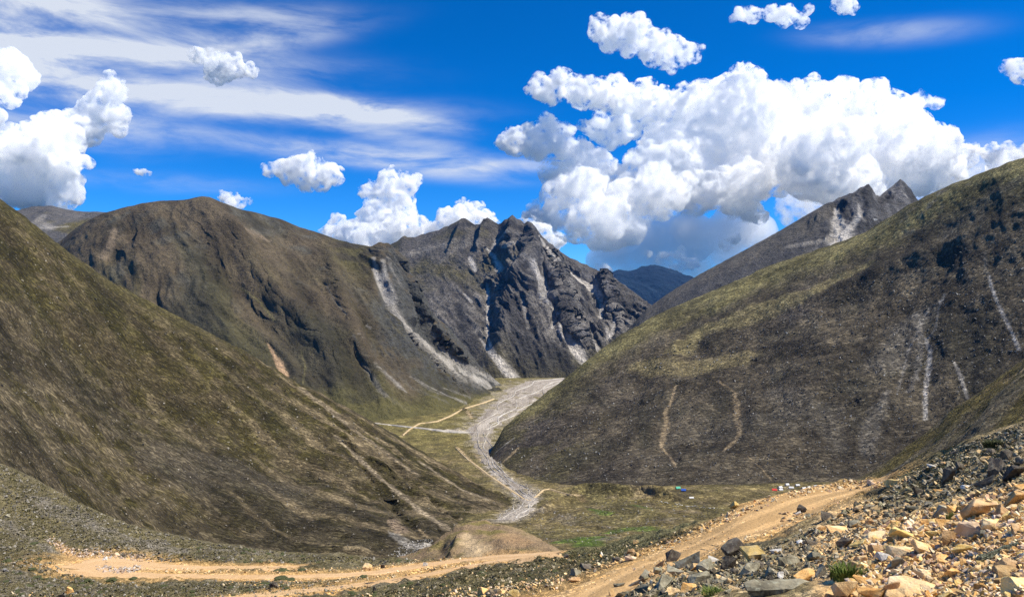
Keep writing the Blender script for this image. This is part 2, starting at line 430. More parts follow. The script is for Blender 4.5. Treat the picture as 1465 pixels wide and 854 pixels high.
g1 = ridged((s + wx) / 300, (t + wy) / 1100, 3, 51)
g2 = ridged((s + wx * 0.5) / 105, (t + wy) / 620, 4, 52)
g3 = ridged((s + w2) / 38, t / 330, 4, 53)
rockk = mix(0.35, 1.0, sstep(1.25, 1.7, p.v + 0.35 * sstep(700, 770, p.u)))
displace(p, env * rockk * (80 * (g1 - 0.62) + 52 * (g2 - 0.6) + 27 * (g3 - 0.6) + 9 * fbm(p.V[:, 0] / 30, p.V[:, 1] / 30, p.V[:, 2] / 30, 3, 54)))
# main buttress and spurs
def ridge_feature(p, poly, h, width):
    """raise (or cut) a spur along a line on the slope"""
    q = BVHTree.FromPolygons(p.V.tolist(), [tuple(f) for f in quads_of(p)])
    pts, wid = [], []
    for (x, y, w) in poly:
        d = Vector(((x - CX) / F0, 1, (CY - y) / F0)).normalized()
        r = q.ray_cast(Vector((0, 0, 0)), d)
        if r[0] is not None: pts.append(np.array(r[0])); wid.append(w * r[0].y / F0)
    if len(pts) < 2: return
    d, par = polydist(p.V, np.array(pts), np.array(wid))
    ends = np.interp(par, [0, 0.12, 0.85, 1], [0.2, 1, 1, 0.3])
    displace(p, h * np.exp(-(d * 1.2) ** 1.6) * ends)
    p.N = grid_normals(p.V, p.nv, p.nu)
def quads_of(p):
    idx = np.arange(p.nv * p.nu).reshape(p.nv, p.nu)
    return np.stack([idx[:-1, :-1], idx[1:, :-1], idx[1:, 1:], idx[:-1, 1:]], -1).reshape(-1, 4).tolist()
ridge_feature(p, [(766, 350, 10), (760, 372, 14), (742, 400, 22), (728, 440, 26), (722, 490, 24), (705, 528, 18)], 62, 1)
for q in ([(665, 314, 4), (656, 335, 6), (640, 365, 6)], [(697, 314, 4), (690, 335, 6), (684, 360, 6)], [(733, 311, 4), (728, 335, 6), (716, 362, 6)], [(757, 320, 4), (764, 345, 6), (772, 380, 7)]): ridge_feature(p, q, 26, 1)
ridge_feature(p, [(778, 355, 8), (792, 385, 14), (806, 420, 18), (820, 470, 18), (838, 505, 14)], 60, 1)
ridge_feature(p, [(860, 392, 8), (872, 430, 10), (885, 460, 10)], 60, 1)
ridge_feature(p, [(700, 330, 12), (694, 400, 12), (699, 440, 10), (697, 500, 10)], -14, 1)
ridge_feature(p, [(810, 375, 9), (835, 402, 9), (858, 430, 9), (858, 455, 9)], -8, 1)
finish(p, terrain_material('crag_rock', 3.4, 0.48, 0.8, 2.2))
nz = p.N[:, 2]
s, t = dipcoords(p, -68)
n1 = fbm(s / 160, t / 300, p.V[:, 2] / 200, 4, 61); n2 = fbm(s / 45, p.V[:, 2] / 90, None, 4, 62); n3 = ridged(s / 60, t / 700, 3, 63)
C = cmix(ROCK * 0.66, ROCK * 1.35, sstep(-0.5, 0.7, n2))
C = cmix(C, SCREE * 1.1, sstep(0.62, 0.8, nz + 0.12 * n1) * 0.8)
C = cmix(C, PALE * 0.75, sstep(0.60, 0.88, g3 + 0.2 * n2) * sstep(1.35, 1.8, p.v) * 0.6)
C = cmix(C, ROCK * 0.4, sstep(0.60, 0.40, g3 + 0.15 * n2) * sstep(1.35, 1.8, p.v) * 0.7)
left = sstep(770, 690, p.u) * sstep(2.3, 1.8, p.v)
C = cmix(C, cmix(SCREE * 1.05, GRASS * 0.95, sstep(-0.2, 0.5, n1)), left * sstep(-0.9, 0.1, n2) * 0.85)
C = cmix(C, GRASS * 0.75, sstep(2.6, 2.95, p.v) * 0.8)
for poly, col, k in [([(730, 400, 16), (738, 450, 26), (750, 500, 26), (770, 528, 20)], ROCK * 0.42, 0.8), ([(655, 435, 12), (668, 480, 16), (690, 520, 12)], ROCK * 0.42, 0.8), ([(600, 420, 10), (612, 445, 12)], ROCK * 0.5, 0.6), ([(790, 500, 20), (810, 525, 14)], ROCK * 0.36, 0.85),
                     ([(645, 325, 7), (665, 321, 7), (700, 322, 8), (735, 322, 9), (765, 335, 8), (790, 362, 8)], ROCK * 0.42, 0.85), ([(800, 400, 12), (815, 440, 14)], ROCK * 0.4, 0.8), ([(880, 425, 14), (895, 440, 10)], ROCK * 0.45, 0.8),
                     ([(590, 360, 12), (630, 352, 14), (680, 350, 14)], SCREE * 2.2, 0.6), ([(620, 380, 12), (660, 392, 14), (700, 420, 10)], GRASS * 1.05, 0.6), ([(600, 395, 10), (640, 415, 14)], SCREE * 1.15, 0.6),
                     ([(762, 372, 7), (772, 400, 10), (784, 428, 8)], ROCK * 3.6, 0.65), ([(840, 395, 10), (870, 410, 8)], ROCK * 2.6, 0.55), ([(820, 450, 8), (838, 480, 8)], ROCK * 2.6, 0.5)]:
    C = paint(p, C, poly, col, k, 0.7)
for poly, k in CRAG_SCREE:
    C = paint(p, C, [(x_, y_, w_ * 1.25) for x_, y_, w_ in poly], PALE * 1.7, min(1, k * 1.2), 0.45)
set_cover(p.me, C)

# big brown mountain on the left with its rocky spur
cr = [(-80, 420, 2000), (40, 372, 1980), (85, 345, 1950), (110, 325, 1950), (135, 311, 1950), (150, 305, 1950), (175, 298, 1950), (205, 291, 1950), (235, 287, 1950), (262, 286, 1950), (290, 281, 1950), (300, 282, 1950), (318, 290, 1950), (345, 300, 2000), (360, 302, 2050), (400, 313, 2100), (430, 325, 2100), (450, 331, 2080), (480, 342, 2050), (505, 349, 2050), (530, 353, 2020), (545, 347, 2000), (556, 348, 2000), (564, 355, 2010), (572, 368, 2020), (580, 381, 2040), (590, 395, 2060), (602, 418, 2080), (616, 446, 2100), (640, 468, 2120), (660, 492, 2150), (690, 527, 2220), (715, 548, 2300), (735, 562, 2380), (760, 585, 2400)]
foot = [(-80, 640, 1150), (300, 625, 1250), (450, 615, 1270), (540, 607, 1300), (590, 602, 1350), (640, 592, 1480), (680, 578, 1750), (710, 567, 2020), (735, 566, 2250), (760, 588, 2300)]
mid = [(-80, 500, 1500), (150, 445, 1550), (300, 430, 1600), (420, 440, 1620), (480, 445, 1640), (530, 450, 1680), (570, 470, 1720), (620, 520, 1850), (660, 548, 1980), (700, 558, 2140), (735, 564.5, 2330), (760, 587, 2350)]
p = loft('left_mountain', [back(cr, 1.25, 70), cr, mid, foot, [(x, y + 30, d * 0.94) for x, y, d in foot]], [8, 115, 115, 8], 450, smooth=3)
crest_teeth(p, 1.6, 6, 5, 535, 700)
s, t = dipcoords(p, -52)
wx = 40 * fbm(s / 220, t / 220, None, 3, 71)
env = np.interp(p.v, [0, 0.85, 1.0, 1.15, 2.0, 2.8, 3.0, 4], [0.2, 0.2, 0.06, 0.7, 1.0, 0.8, 0.15, 0.05])
SPUR = [[(535, 385, 3), (546, 415, 6), (560, 440, 7), (580, 465, 6), (602, 487, 7), (630, 510, 8), (660, 532, 10), (700, 552, 9)], [(610, 490, 2), (640, 522, 4), (668, 545, 5)], [(384, 493, 1), (392, 507, 2.5), (400, 522, 5), (409, 538, 5)]]
env *= 1 - 0.8 * linemask(p, SPUR)
crag = sstep(505, 560, p.u) * sstep(2.85, 2.2, p.v)
g1 = ridged((s + wx) / 230, (t + wx) / 800, 4, 72); g2 = ridged((s + wx) / 60, t / 300, 4, 73)
displace(p, env * (34 * (g1 - 0.62) + 19 * (g2 - 0.6) + 5 * (ridged(s / 24, t / 150, 3, 76) - 0.6) + crag * (44 * (ridged((s + wx) / 62, p.V[:, 2] / 200, 4, 74) - 0.6)) + 12 * fbm(p.V[:, 0] / 160, p.V[:, 1] / 160, None, 4, 75)))
p.N = grid_normals(p.V, p.nv, p.nu)
ridge_feature(p, [(566, 360, 8), (584, 410, 10), (604, 455, 14), (640, 500, 14), (670, 530, 12)], 30, 1)
ridge_feature(p, [(536, 385, 8), (560, 440, 10), (600, 490, 10), (650, 540, 10)], -20, 1)
ridge_feature(p, [(470, 360, 14), (490, 430, 18), (515, 500, 16), (560, 570, 14)], 14, 1)
ridge_feature(p, [(320, 300, 18), (360, 370, 24), (430, 450, 24), (500, 540, 18)], 15, 1)
ridge_feature(p, [(280, 300, 16), (300, 360, 18), (345, 420, 18), (400, 480, 18)], -12, 1)
ridge_feature(p, [(200, 320, 12), (170, 350, 14), (150, 380, 14)], -12, 1)
finish(p, terrain_material('brown_mountain_cover', 1.9, 0.30, 1.0, 1.2))
s, t = dipcoords(p, -52); nz = p.N[:, 2]
n1 = fbm(s / 130, t / 380, None, 5, 81); n2 = fbm(p.V[:, 0] / 60, p.V[:, 1] / 60, p.V[:, 2] / 60, 4, 82); n3 = ridged((s + wx) / 120, t / 900, 4, 83)
C = cmix(BROWN * 0.98, DARK * 1.15, sstep(-0.35, 0.5, n1 + 0.4 * (p.v - 1.9)))
C = cmix(C, SCREE * 0.9, sstep(0.05, 0.7, n2 + 0.6 * n1) * sstep(2.4, 1.5, p.v) * 0.8)
C = cmix(C, GRASS * 0.8, sstep(0.66, 0.86, n3) * 0.5 * sstep(1.4, 2.0, p.v))
C = C * (0.7 + 0.7 * sstep(-0.6, 0.6, fbm(s / 70, t / 160, None, 5, 87)))[:, None]
C = cmix(C, GRASS * 1.25, sstep(2.55, 2.9, p.v + 0.12 * n2))
C = cmix(C, ROCK * 0.95, sstep(520, 560, p.u + 18 * n2) * sstep(2.75, 2.2, p.v) * sstep(0.86, 0.66, nz + 0.1 * n2))
C = cmix(C, cmix(GRASS * 1.1, DARK, sstep(-0.3, 0.4, n2)), sstep(440, 490, p.u + 20 * n1) * sstep(545, 520, p.u) * sstep(1.75, 1.3, p.v) * 0.8)
for poly, col, k in [
    ([(535, 385, 3), (546, 415, 6), (560, 440, 7), (580, 465, 6), (602, 487, 7), (630, 510, 8), (660, 532, 10), (700, 552, 11)], PALE * 1.1, 0.95), ([(560, 440, 10), (590, 480, 12), (630, 520, 14), (680, 550, 14)], SCREE * 2.0, 0.6), ([(545, 395, 9), (558, 430, 9)], ROCK * 2.4, 0.6), ([(520, 520, 3), (545, 560, 5), (580, 585, 5)], SCREE * 1.9, 0.6), ([(575, 380, 5), (590, 420, 7), (612, 462, 8)], ROCK * 0.6, 0.7),
    ([(548, 372, 3), (553, 400, 5), (566, 430, 4)], PALE * 0.9, 0.7), ([(610, 490, 2), (640, 522, 4), (668, 545, 5)], PALE * 1.1, 0.8),
    ([(384, 493, 1), (392, 507, 2.5), (400, 522, 5), (409, 538, 5)], np.array([0.56, 0.37, 0.22]), 1.0),
    ([(165, 330, 6), (158, 350, 5), (150, 368, 8)], BROWN * 2.1, 0.75), ([(170, 340, 12), (190, 352, 8)], BROWN * 1.5, 0.6),
    ([(352, 328, 8), (372, 338, 6), (385, 345, 3)], BROWN * 2.2, 0.55), ([(270, 300, 26), (315, 305, 18)], BROWN * 1.35, 0.5),
    ([(345, 412, 1.5), (370, 430, 2), (392, 458, 2)], GRASS * 2.0, 0.55), ([(430, 500, 1), (437, 525, 1.3), (433, 548, 1.3)], GRASS * 2.0, 0.5),
    ([(466, 405, 1.2), (478, 430, 1.3), (496, 450, 1.6)], SCREE * 1.7, 0.55), ([(505, 478, 1), (520, 505, 1.5), (545, 530, 2), (572, 555, 3)], PALE * 0.6, 0.55),
    ([(532, 515, 1.2), (548, 530, 2), (563, 543, 3), (580, 560, 3)], PALE * 0.85, 0.7), ([(587, 539, 1.2), (604, 548, 2), (620, 556, 2.5), (645, 568, 3), (668, 577, 3)], PALE * 0.8, 0.7), ([(635, 555, 2), (655, 562, 3), (672, 568, 4)], PALE * 0.7, 0.6),
    ([(611, 429, 1), (618, 440, 2), (626, 450, 2)], PALE * 1.1, 0.8), ([(615, 471, 1.5), (631, 500, 2.5), (655, 518, 4), (684, 532, 5), (715, 548, 6), (735, 556, 6)], PALE * 0.95, 0.8), ([(534, 368, 3), (540, 395, 4), (548, 415, 4)], PALE * 1.0, 0.7), ([(553, 366, 2), (560, 385, 3), (575, 410, 2)], PALE * 0.7, 0.5),
    ([(500, 490, 10), (530, 510, 14), (560, 520, 14), (600, 520, 10)], BROWN * 0.9, 0.6), ([(500, 575, 20), (560, 580, 20), (620, 588, 12)], GRASS * 1.35, 0.8), ([(505, 572, 12), (535, 570, 10)], DARK * 0.8, 0.7), ([(650, 525, 5), (670, 548, 6)], DARK * 0.8, 0.6),
    ([(524, 465, 1.5), (530, 470, 1.5)], PALE, 0.6), ([(515, 478, 1.6), (518, 486, 1.6)], PALE, 0.5),
    ([(560, 530, 3), (590, 555, 4), (640, 575, 5)], SCREE * 1.3, 0.45), ([(590, 540, 2), (620, 560, 3), (660, 572, 3)], PALE * 0.6, 0.5)]:
    C = paint(p, C, poly, col, k, 0.5)
set_cover(p.me, C)

# rocky peaks far up on the right
cr = [(860, 520, 2150), (900, 470, 2100), (925, 442, 2050), (960, 417, 2000), (1000, 393, 2000), (1050, 366, 1950), (1100, 339, 1950), (1150, 310, 1920), (1178, 294, 1900), (1200, 283, 1900), (1218, 276, 1900), (1230, 269.5, 1900), (1243, 263.5, 1900), (1248, 270, 1910), (1254, 279, 1930), (1258, 281, 1950), (1266, 274, 1970), (1278, 265, 1990), (1288, 255.5, 2000), (1295, 262, 2000), (1303, 272, 2000), (1311, 285, 2000), (1316, 290, 2000), (1350, 330, 2000), (1440, 400, 2000)]
low = [(860, 560, 1500), (920, 500, 1550), (1000, 440, 1600), (1090, 395, 1650), (1150, 368, 1680), (1200, 350, 1700), (1250, 335, 1720), (1310, 325, 1750), (1440, 420, 1750)]
p = loft('right_rocky_peak', [back(cr, 1.2, 60), cr, low, [(x, y + 60, d * 0.9) for x, y, d in low]], [8, 110, 14], 360, smooth=1)
crest_teeth(p, 1.1, 4, 4, 1180, 1312, 0.3)
s, t = dipcoords(p, -110)
env = np.interp(p.v, [0, 0.9, 1.0, 1.2, 2, 3], [0.2, 0.1, 0.05, 0.8, 0.7, 0.2]) * mix(0.25, 1, sstep(1120, 1210, p.u))
displace(p, env * (40 * (ridged(s / 90 + 0.3 * noise(s / 90, t / 90), t / 300, 5, 91) - 0.6) + 14 * (ridged(s / 30, p.V[:, 2] / 60, 3, 92) - 0.6)))
p.N = grid_normals(p.V, p.nv, p.nu)
finish(p, terrain_material('peak_rock', 1.9, 0.35, 0.9, 1.3))
n2 = fbm(s / 40, p.V[:, 2] / 60, None, 4, 93)
C = cmix(SCREE * 0.95, ROCK * 0.75, sstep(0.0, 0.5, (p.v - 1.38) * 1.6 + 0.5 * n2) * sstep(2.0, 1.9, p.v))
C = cmix(C, cmix(ROCK * 0.5, ROCK * 2.0, sstep(-0.3, 0.7, n2)), sstep(1165, 1200, p.u + 20 * n2))
for poly, col, k in [
    ([(1196, 300, 3), (1199, 315, 6), (1203, 330, 12), (1206, 345, 24)], PALE * 1.5, 1.0), ([(1188, 312, 1.5), (1190, 322, 2)], PALE, 0.6),
    ([(1228, 292, 2), (1231, 305, 4), (1223, 318, 5), (1215, 328, 6)], PALE * 1.3, 0.85), ([(1130, 352, 8), (1165, 347, 7), (1190, 342, 8)], SCREE * 2.2, 0.85),
    ([(1292, 275, 2), (1298, 283, 3)], PALE, 0.7), ([(1250, 314, 1.5), (1254, 314, 1.5)], np.array([.75, .75, .75]), 0.7), ([(1110, 350, 8), (1050, 380, 8), (1000, 405, 6)], SCREE * 1.2, 0.5)]:
    C = paint(p, C, poly, col, k, 0.4)
set_cover(p.me, C)

# right-hand slope
cr = [(690, 672, 880), (704, 642, 920), (720, 612, 960), (755, 582, 1010), (790, 556, 1060), (820, 532, 1100), (850, 507, 1140), (870, 493, 1150), (890, 478, 1160), (915, 465, 1180), (940, 450, 1200), (970, 437, 1210), (1000, 424, 1220), (1045, 405, 1220), (1090, 385, 1200), (1130, 370, 1180), (1170, 357, 1160), (1210, 343, 1130), (1240, 330, 1110), (1270, 312, 1080), (1300, 293, 1060), (1325, 281, 1030), (1350, 269, 1010), (1375, 259, 980), (1400, 250, 960), (1420, 242, 940), (1440, 233, 920), (1465, 226, 900), (1560, 185, 850)]
foot = [(690, 676, 830), (720, 682, 760), (760, 690, 690), (800, 693, 670), (900, 694, 630), (1000, 696, 600), (1100, 700, 585), (1200, 700, 575), (1260, 698, 570), (1400, 698, 550), (1560, 698, 520)]
mid = [(690, 674, 855), (720, 645, 860), (790, 622, 870), (850, 600, 880), (890, 582, 890), (940, 560, 900), (1000, 545, 900), (1090, 520, 880), (1170, 490, 850), (1240, 480, 820), (1300, 470, 800), (1400, 450, 750), (1560, 420, 680)]
p = loft('right_slope', [back(cr, 1.3, 90), cr, mid, foot, [(x, y + 14, d * 0.95) for x, y, d in foot]], [8, 135, 155, 5], 530, smooth=5)
crest_teeth(p, 0.9, 8, 6)
s, t = dipcoords(p, -112)
env = np.interp(p.v, [0, 0.9, 1.0, 1.15, 2, 2.8, 3, 4], [0.2, 0.1, 0.05, 0.6, 1, 0.8, 0.1, 0.05]) * sstep(690, 800, p.u)
wx = 22 * fbm(s / 120, t / 120, None, 3, 101)
env *= 1 - 0.35 * linemask(p, [[(1324, 485, 2.5), (1331, 505, 4), (1328, 530, 4), (1324, 560, 3), (1324, 600, 3)], [(1365, 518, 2), (1375, 540, 3), (1384, 570, 2)], [(967, 552, 2), (952, 590, 3), (948, 628, 5), (967, 668, 2)], [(1027, 545, 2), (1054, 580, 5), (1059, 620, 4), (1035, 645, 2)]], 3.0)
displace(p, env * (10 * (ridged((s + wx) / 120, (t + wx) / 420, 4, 102) - 0.62) + 7 * fbm(p.V[:, 0] / 90, p.V[:, 1] / 90, None, 5, 103) + 1.3 * fbm(p.V[:, 0] / 12, p.V[:, 1] / 12, p.V[:, 2] / 12, 4, 104) + 2.4 * (ridged(s / 30, t / 140, 3, 105) - 0.6)))
p.N = grid_normals(p.V, p.nv, p.nu)
ridge_feature(p, [(1020, 425, 30), (1080, 440, 40), (1180, 420, 30), (1300, 370, 26), (1400, 330, 20)], 5, 1)
ridge_feature(p, [(1330, 440, 12), (1325, 500, 12), (1322, 580, 12)], -1.5, 1)
ridge_feature(p, [(960, 560, 12), (950, 620, 12), (960, 665, 10)], -1.5, 1)
finish(p, terrain_material('talus_slope_cover', 0.95, 0.36, 0.75, 0.7, None, 0.34, (1, 1.7, 1.1)))
s, t = dipcoords(p, -112)
n1 = fbm(s / 70, t / 110, None, 5, 111); n2 = fbm(p.V[:, 0] / 25, p.V[:, 1] / 25, p.V[:, 2] / 25, 4, 112); n3 = fbm(s / 200, t / 200, None, 3, 113)
WARM = np.array([1.0, 0.90, 0.76])
C = cmix(SCREE * WARM * 0.72, SCREE * WARM * 1.10, sstep(-0.4, 0.6, n2 + 0.5 * n1))
C = cmix(C, np.array([0.108, 0.092, 0.092]), sstep(0.1, 0.6, n3) * 0.5)
C = cmix(C, DARK * 0.95, sstep(0.05, 0.55, n1 + 0.35 * n2) * 0.75)
C = cmix(C, GRASS * 1.05, sstep(1.52, 1.22, p.v + 0.16 * n1 + 0.08 * n2) * 0.85)
C = cmix(C, SCREE * 1.05, sstep(0.2, 0.7, n2 - 0.4 * n1) * sstep(1.6, 1.2, p.v) * sstep(1250, 1330, p.u) * 0.8)
C = C * (1 + 0.75 * sstep(1.6, 1.1, p.v + 0.1 * n1))[:, None]
C = C * (0.62 + 0.85 * sstep(-0.6, 0.6, fbm(p.V[:, 0] / 48, p.V[:, 1] / 60, p.V[:, 2] / 48, 5, 117)))[:, None]
C = cmix(C, GRASS * 0.85, sstep(900, 800, p.u + 50 * n1) * sstep(0.0, 0.5, n1 + 0.2) * 0.7)
for poly, col, k in [
    ([(970, 500, 22), (1010, 470, 20), (1060, 455, 26), (1130, 428, 24), (1180, 408, 16), (1240, 380, 12)], MEADOW * np.array([1.35, 1.28, 1.5]), 0.85),
    ([(915, 522, 16), (985, 528, 28), (1060, 512, 20)], MEADOW * np.array([1.42, 1.32, 1.55]), 0.8), ([(960, 470, 8), (1020, 440, 8), (1080, 420, 6)], MEADOW * 0.75, 0.6),
    ([(1200, 345, 8), (1150, 370, 9), (1095, 395, 8)], GRASS * 1.0, 0.75), ([(1360, 330, 20), (1420, 280, 16), (1470, 250, 12)], SCREE * 1.05, 0.5),
    ([(1390, 470, 40), (1400, 540, 40), (1420, 580, 20)], DARK * 0.9, 0.8), ([(1440, 400, 14), (1410, 440, 10), (1395, 455, 8)], DARK * 0.6, 0.8),
    ([(1415, 395, 2), (1420, 415, 2.2), (1430, 440, 2.8), (1445, 470, 2.6), (1458, 500, 3)], PALE * 0.8, 0.95),
    ([(1324, 485, 2.5), (1331, 505, 4), (1328, 530, 4), (1324, 560, 3), (1324, 600, 3)], PALE * 0.95, 0.95), ([(1310, 530, 1.5), (1314, 545, 2)], PALE * 0.6, 0.5),
    ([(1365, 518, 2), (1375, 540, 3), (1384, 570, 2)], PALE * 0.75, 0.85), ([(1352, 420, 2.2), (1346, 435, 1.5)], PALE * 0.6, 0.7), ([(1410, 360, 2), (1410, 390, 3)], SCREE * 1.4, 0.7),
    ([(967, 552, 2), (960, 575, 2.5), (952, 590, 3), (955, 610, 5), (948, 628, 5), (946, 640, 2), (960, 655, 2), (967, 668, 2)], TAN * 0.85, 0.9),
    ([(1027, 545, 2), (1050, 560, 2.4), (1054, 580, 5), (1055, 600, 5), (1059, 620, 4), (1045, 637, 5), (1035, 645, 2)], TAN * 0.75, 0.85),
    ([(1070, 652, 1), (1090, 670, 1.3), (1105, 688, 1.6)], TAN * 0.7, 0.8), ([(945, 645, 0.8), (930, 650, 0.8), (890, 655, 0.6)], TAN * 0.6, 0.4),
    ([(712, 668, 1.6), (728, 654, 3), (742, 640, 2)], TAN * 1.05, 0.85), ([(708, 648, 1.2), (725, 634, 1.5), (736, 626, 1)], PALE * 0.8, 0.7), ([(755, 606, 2), (775, 596, 1.5)], PALE * 0.5, 0.5),
    ([(1270, 520, 34), (1290, 475, 26), (1330, 445, 14)], SCREE * 1.5, 0.4), ([(1310, 450, 6), (1318, 480, 5), (1312, 530, 4), (1300, 560, 5)], SCREE * 1.9, 0.5), ([(1330, 440, 2), (1300, 500, 2), (1285, 560, 2)], SCREE * 2.4, 0.5), ([(1345, 430, 1.5), (1338, 470, 2), (1324, 490, 2)], PALE * 0.7, 0.6), ([(1110, 600, 50), (1000, 620, 40)], SCREE * 0.80, 0.5), ([(870, 640, 40), (820, 660, 30)], DARK * 1.0, 0.6),
    ([(1240, 650, 10), (1245, 610, 14), (1270, 560, 8)], SCREE * 1.7, 0.4), ([(1110, 560, 26), (1180, 590, 30), (1200, 640, 20)], SCREE * 1.3, 0.3), ([(1035, 560, 16), (1025, 600, 14), (1000, 580, 10)], DARK * 0.85, 0.6), ([(920, 590, 14), (925, 640, 14)], DARK * 1.0, 0.7)]:
    C = paint(p, C, poly, col, k, 0.55)
set_cover(p.me, C)

# left-hand near slope
cr = [(-90, 215, 560), (-20, 270, 575), (0, 284, 580), (30, 306, 588), (60, 330, 595), (100, 362, 605), (150, 396, 615), (200, 424, 625), (250, 450, 633), (300, 476, 640), (340, 497, 645), (400, 531, 650), (430, 550, 652), (455, 560, 652), (500, 585, 650), (540, 607, 648), (570, 624, 645), (600, 643, 640), (640, 668, 628), (680, 691, 612), (705, 704, 595), (725, 716, 575), (737, 724, 560), (745, 745, 545), (770, 790, 520)]
foot = [(-90, 610, 290), (0, 664, 310), (100, 718, 345), (200, 765, 375), (300, 800, 395), (420, 815, 405), (540, 812, 410), (600, 795, 425), (640, 775, 450), (690, 748, 500), (725, 736, 535), (737, 735, 545), (745, 748, 540), (770, 792, 515)]
mid = [(x0, np.interp(x0, [a[0] for a in cr], [a[1] for a in cr]) * 0.5 + 0.5 * np.interp(x0, [a[0] for a in foot], [a[1] for a in foot]), 0.49 * np.interp(x0, [a[0] for a in cr], [a[2] for a in cr]) + 0.5 * np.interp(x0, [a[0] for a in foot], [a[2] for a in foot])) for x0 in range(-90, 771, 20)]
p = loft('left_slope', [back(cr, 1.3, 90), cr, mid, foot, [(x, y + 40, d * 0.93) for x, y, d in foot]], [8, 145, 145, 6], 490, smooth=5)
crest_teeth(p, 0.9, 8, 7)
s, t = dipcoords(p, -22)
wx = 14 * fbm(s / 90, t / 90, None, 3, 121)
env = np.interp(p.v, [0, 0.9, 1.0, 1.12, 2, 2.9, 3, 4], [0.2, 0.1, 0.05, 0.7, 1, 0.8, 0.2, 0.1]) * sstep(770, 690, p.u)
lower = sstep(250, 560, p.u)
displace(p, env * (mix(2.5, 8, lower) * (ridged((s + wx) / 46, (t + wx) / 260, 4, 122) - 0.62) + 5 * fbm(p.V[:, 0] / 70, p.V[:, 1] / 70, None, 5, 123) + 1.1 * fbm(p.V[:, 0] / 8, p.V[:, 1] / 8, p.V[:, 2] / 8, 4, 124)))
p.N = grid_normals(p.V, p.nv, p.nu)
ridge_feature(p, [(560, 660, 6), (620, 720, 8), (660, 745, 6)], -3.5, 1)
ridge_feature(p, [(500, 640, 8), (560, 720, 10), (600, 770, 8)], -4, 1)
ridge_feature(p, [(470, 610, 10), (560, 680, 10), (640, 735, 8)], 5, 1)
finish(p, terrain_material('grassy_scree_cover', 0.66, 0.36, 0.75, 0.8, None, 0.34, (1, 2.3, 1.2)))
s, t = dipcoords(p, -22)
n1 = fbm((s + wx) / 30, t / 90, None, 5, 131); n2 = fbm(p.V[:, 0] / 14, p.V[:, 1] / 14, p.V[:, 2] / 14, 4, 132); n3 = ridged((s + wx) / 26, t / 330, 4, 133); n4 = fbm(s / 110, t / 160, None, 3, 134)
C = cmix(GRASS * 0.92, np.array([0.135, 0.112, 0.070]), sstep(-0.3, 0.5, n2))
C = cmix(C, np.array([0.060, 0.056, 0.024]), sstep(0.05, 0.45, n1) * 0.75)
sc = sstep(1.35, 2.4, p.v + 0.45 * n4) * sstep(-0.45, 0.25, n2)
C = cmix(C, np.array([0.165, 0.142, 0.112]), sc * 0.7)
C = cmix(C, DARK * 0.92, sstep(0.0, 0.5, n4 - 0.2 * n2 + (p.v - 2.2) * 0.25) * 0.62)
C = cmix(C, np.array([0.31, 0.255, 0.185]), sstep(0.66, 0.86, n3 + 0.14 * n2) * mix(0.25, 0.85, lower))
C = C * (0.66 + 0.75 * sstep(-0.6, 0.6, fbm(s / 22, t / 40, p.V[:, 2] / 40, 5, 137)))[:, None]
C = cmix(C, np.array([0.150, 0.135, 0.065]), sstep(1.25, 1.02, p.v + 0.05 * n2) * sstep(420, 250, p.u) * 0.7)
for poly, col, k in [
    ([(480, 625, 3), (540, 680, 4), (600, 730, 6), (640, 755, 7)], np.array([0.34, 0.275, 0.19]), 0.85), ([(430, 555, 5), (520, 625, 5), (600, 680, 4)], np.array([0.27, 0.215, 0.145]), 0.75),
    ([(560, 650, 4), (640, 705, 5), (720, 735, 5)], np.array([0.06, 0.054, 0.032]), 0.7), ([(600, 660, 3), (660, 700, 3), (700, 715, 3)], np.array([0.30, 0.245, 0.17]), 0.8),
    ([(470, 620, 5), (540, 700, 6), (590, 745, 5)], np.array([0.062, 0.056, 0.030]), 0.7),
    ([(560, 762, 5), (590, 782, 9), (610, 780, 8)], PALE * 1.0, 0.8), ([(575, 760, 10), (560, 745, 8)], np.array([0.36, 0.27, 0.19]), 0.8), ([(600, 757, 2), (612, 768, 2)], TAN * 1.3, 0.7),
    ([(100, 480, 30), (180, 520, 40), (260, 560, 30)], np.array([0.10, 0.082, 0.05]), 0.5), ([(250, 660, 60), (350, 680, 50), (420, 700, 40)], np.array([0.130, 0.116, 0.098]), 0.55), ([(250, 755, 30), (350, 780, 30), (450, 785, 20)], DARK, 0.65)]:
    C = paint(p, C, poly, col, k, 0.6)
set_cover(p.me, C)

# valley floor: river flat, camp meadow, the fan that climbs towards the road
xs = [330, 560, 640, 700, 740, 780, 820, 880, 940, 1000, 1060, 1120, 1180, 1240, 1340]
def row(y, d, tilt=None): return [(x, y + (0 if tilt is None else np.interp(x, *tilt)), d) for x in xs]
tl = ([740, 860, 1000, 1250], [0, -12, -24, -34])
tl2 = ([740, 840, 1000, 1250], [0, -10, -18, -22])
VALLEY = 1
p = loft('valley_floor', [row(538, 2900), row(541, 2650), row(560, 2080), row(588, 1500), row(606, 1270), row(628, 1080), row(655, 880), row(690, 680), row(722, 560, tl), row(747, 475, tl2), row(768, 380, ([740, 1250], [0, -12])), row(790, 280, ([740, 1250], [0, -10])), row(830, 200), row(900, 140), row(1150, 75)], [4, 20, 22, 20, 24, 28, 36, 44, 48, 52, 52, 14, 6, 6], 400, smooth=1)
P = p.V
nearw = np.clip(P[:, 1] / 500, 0.5, 4)
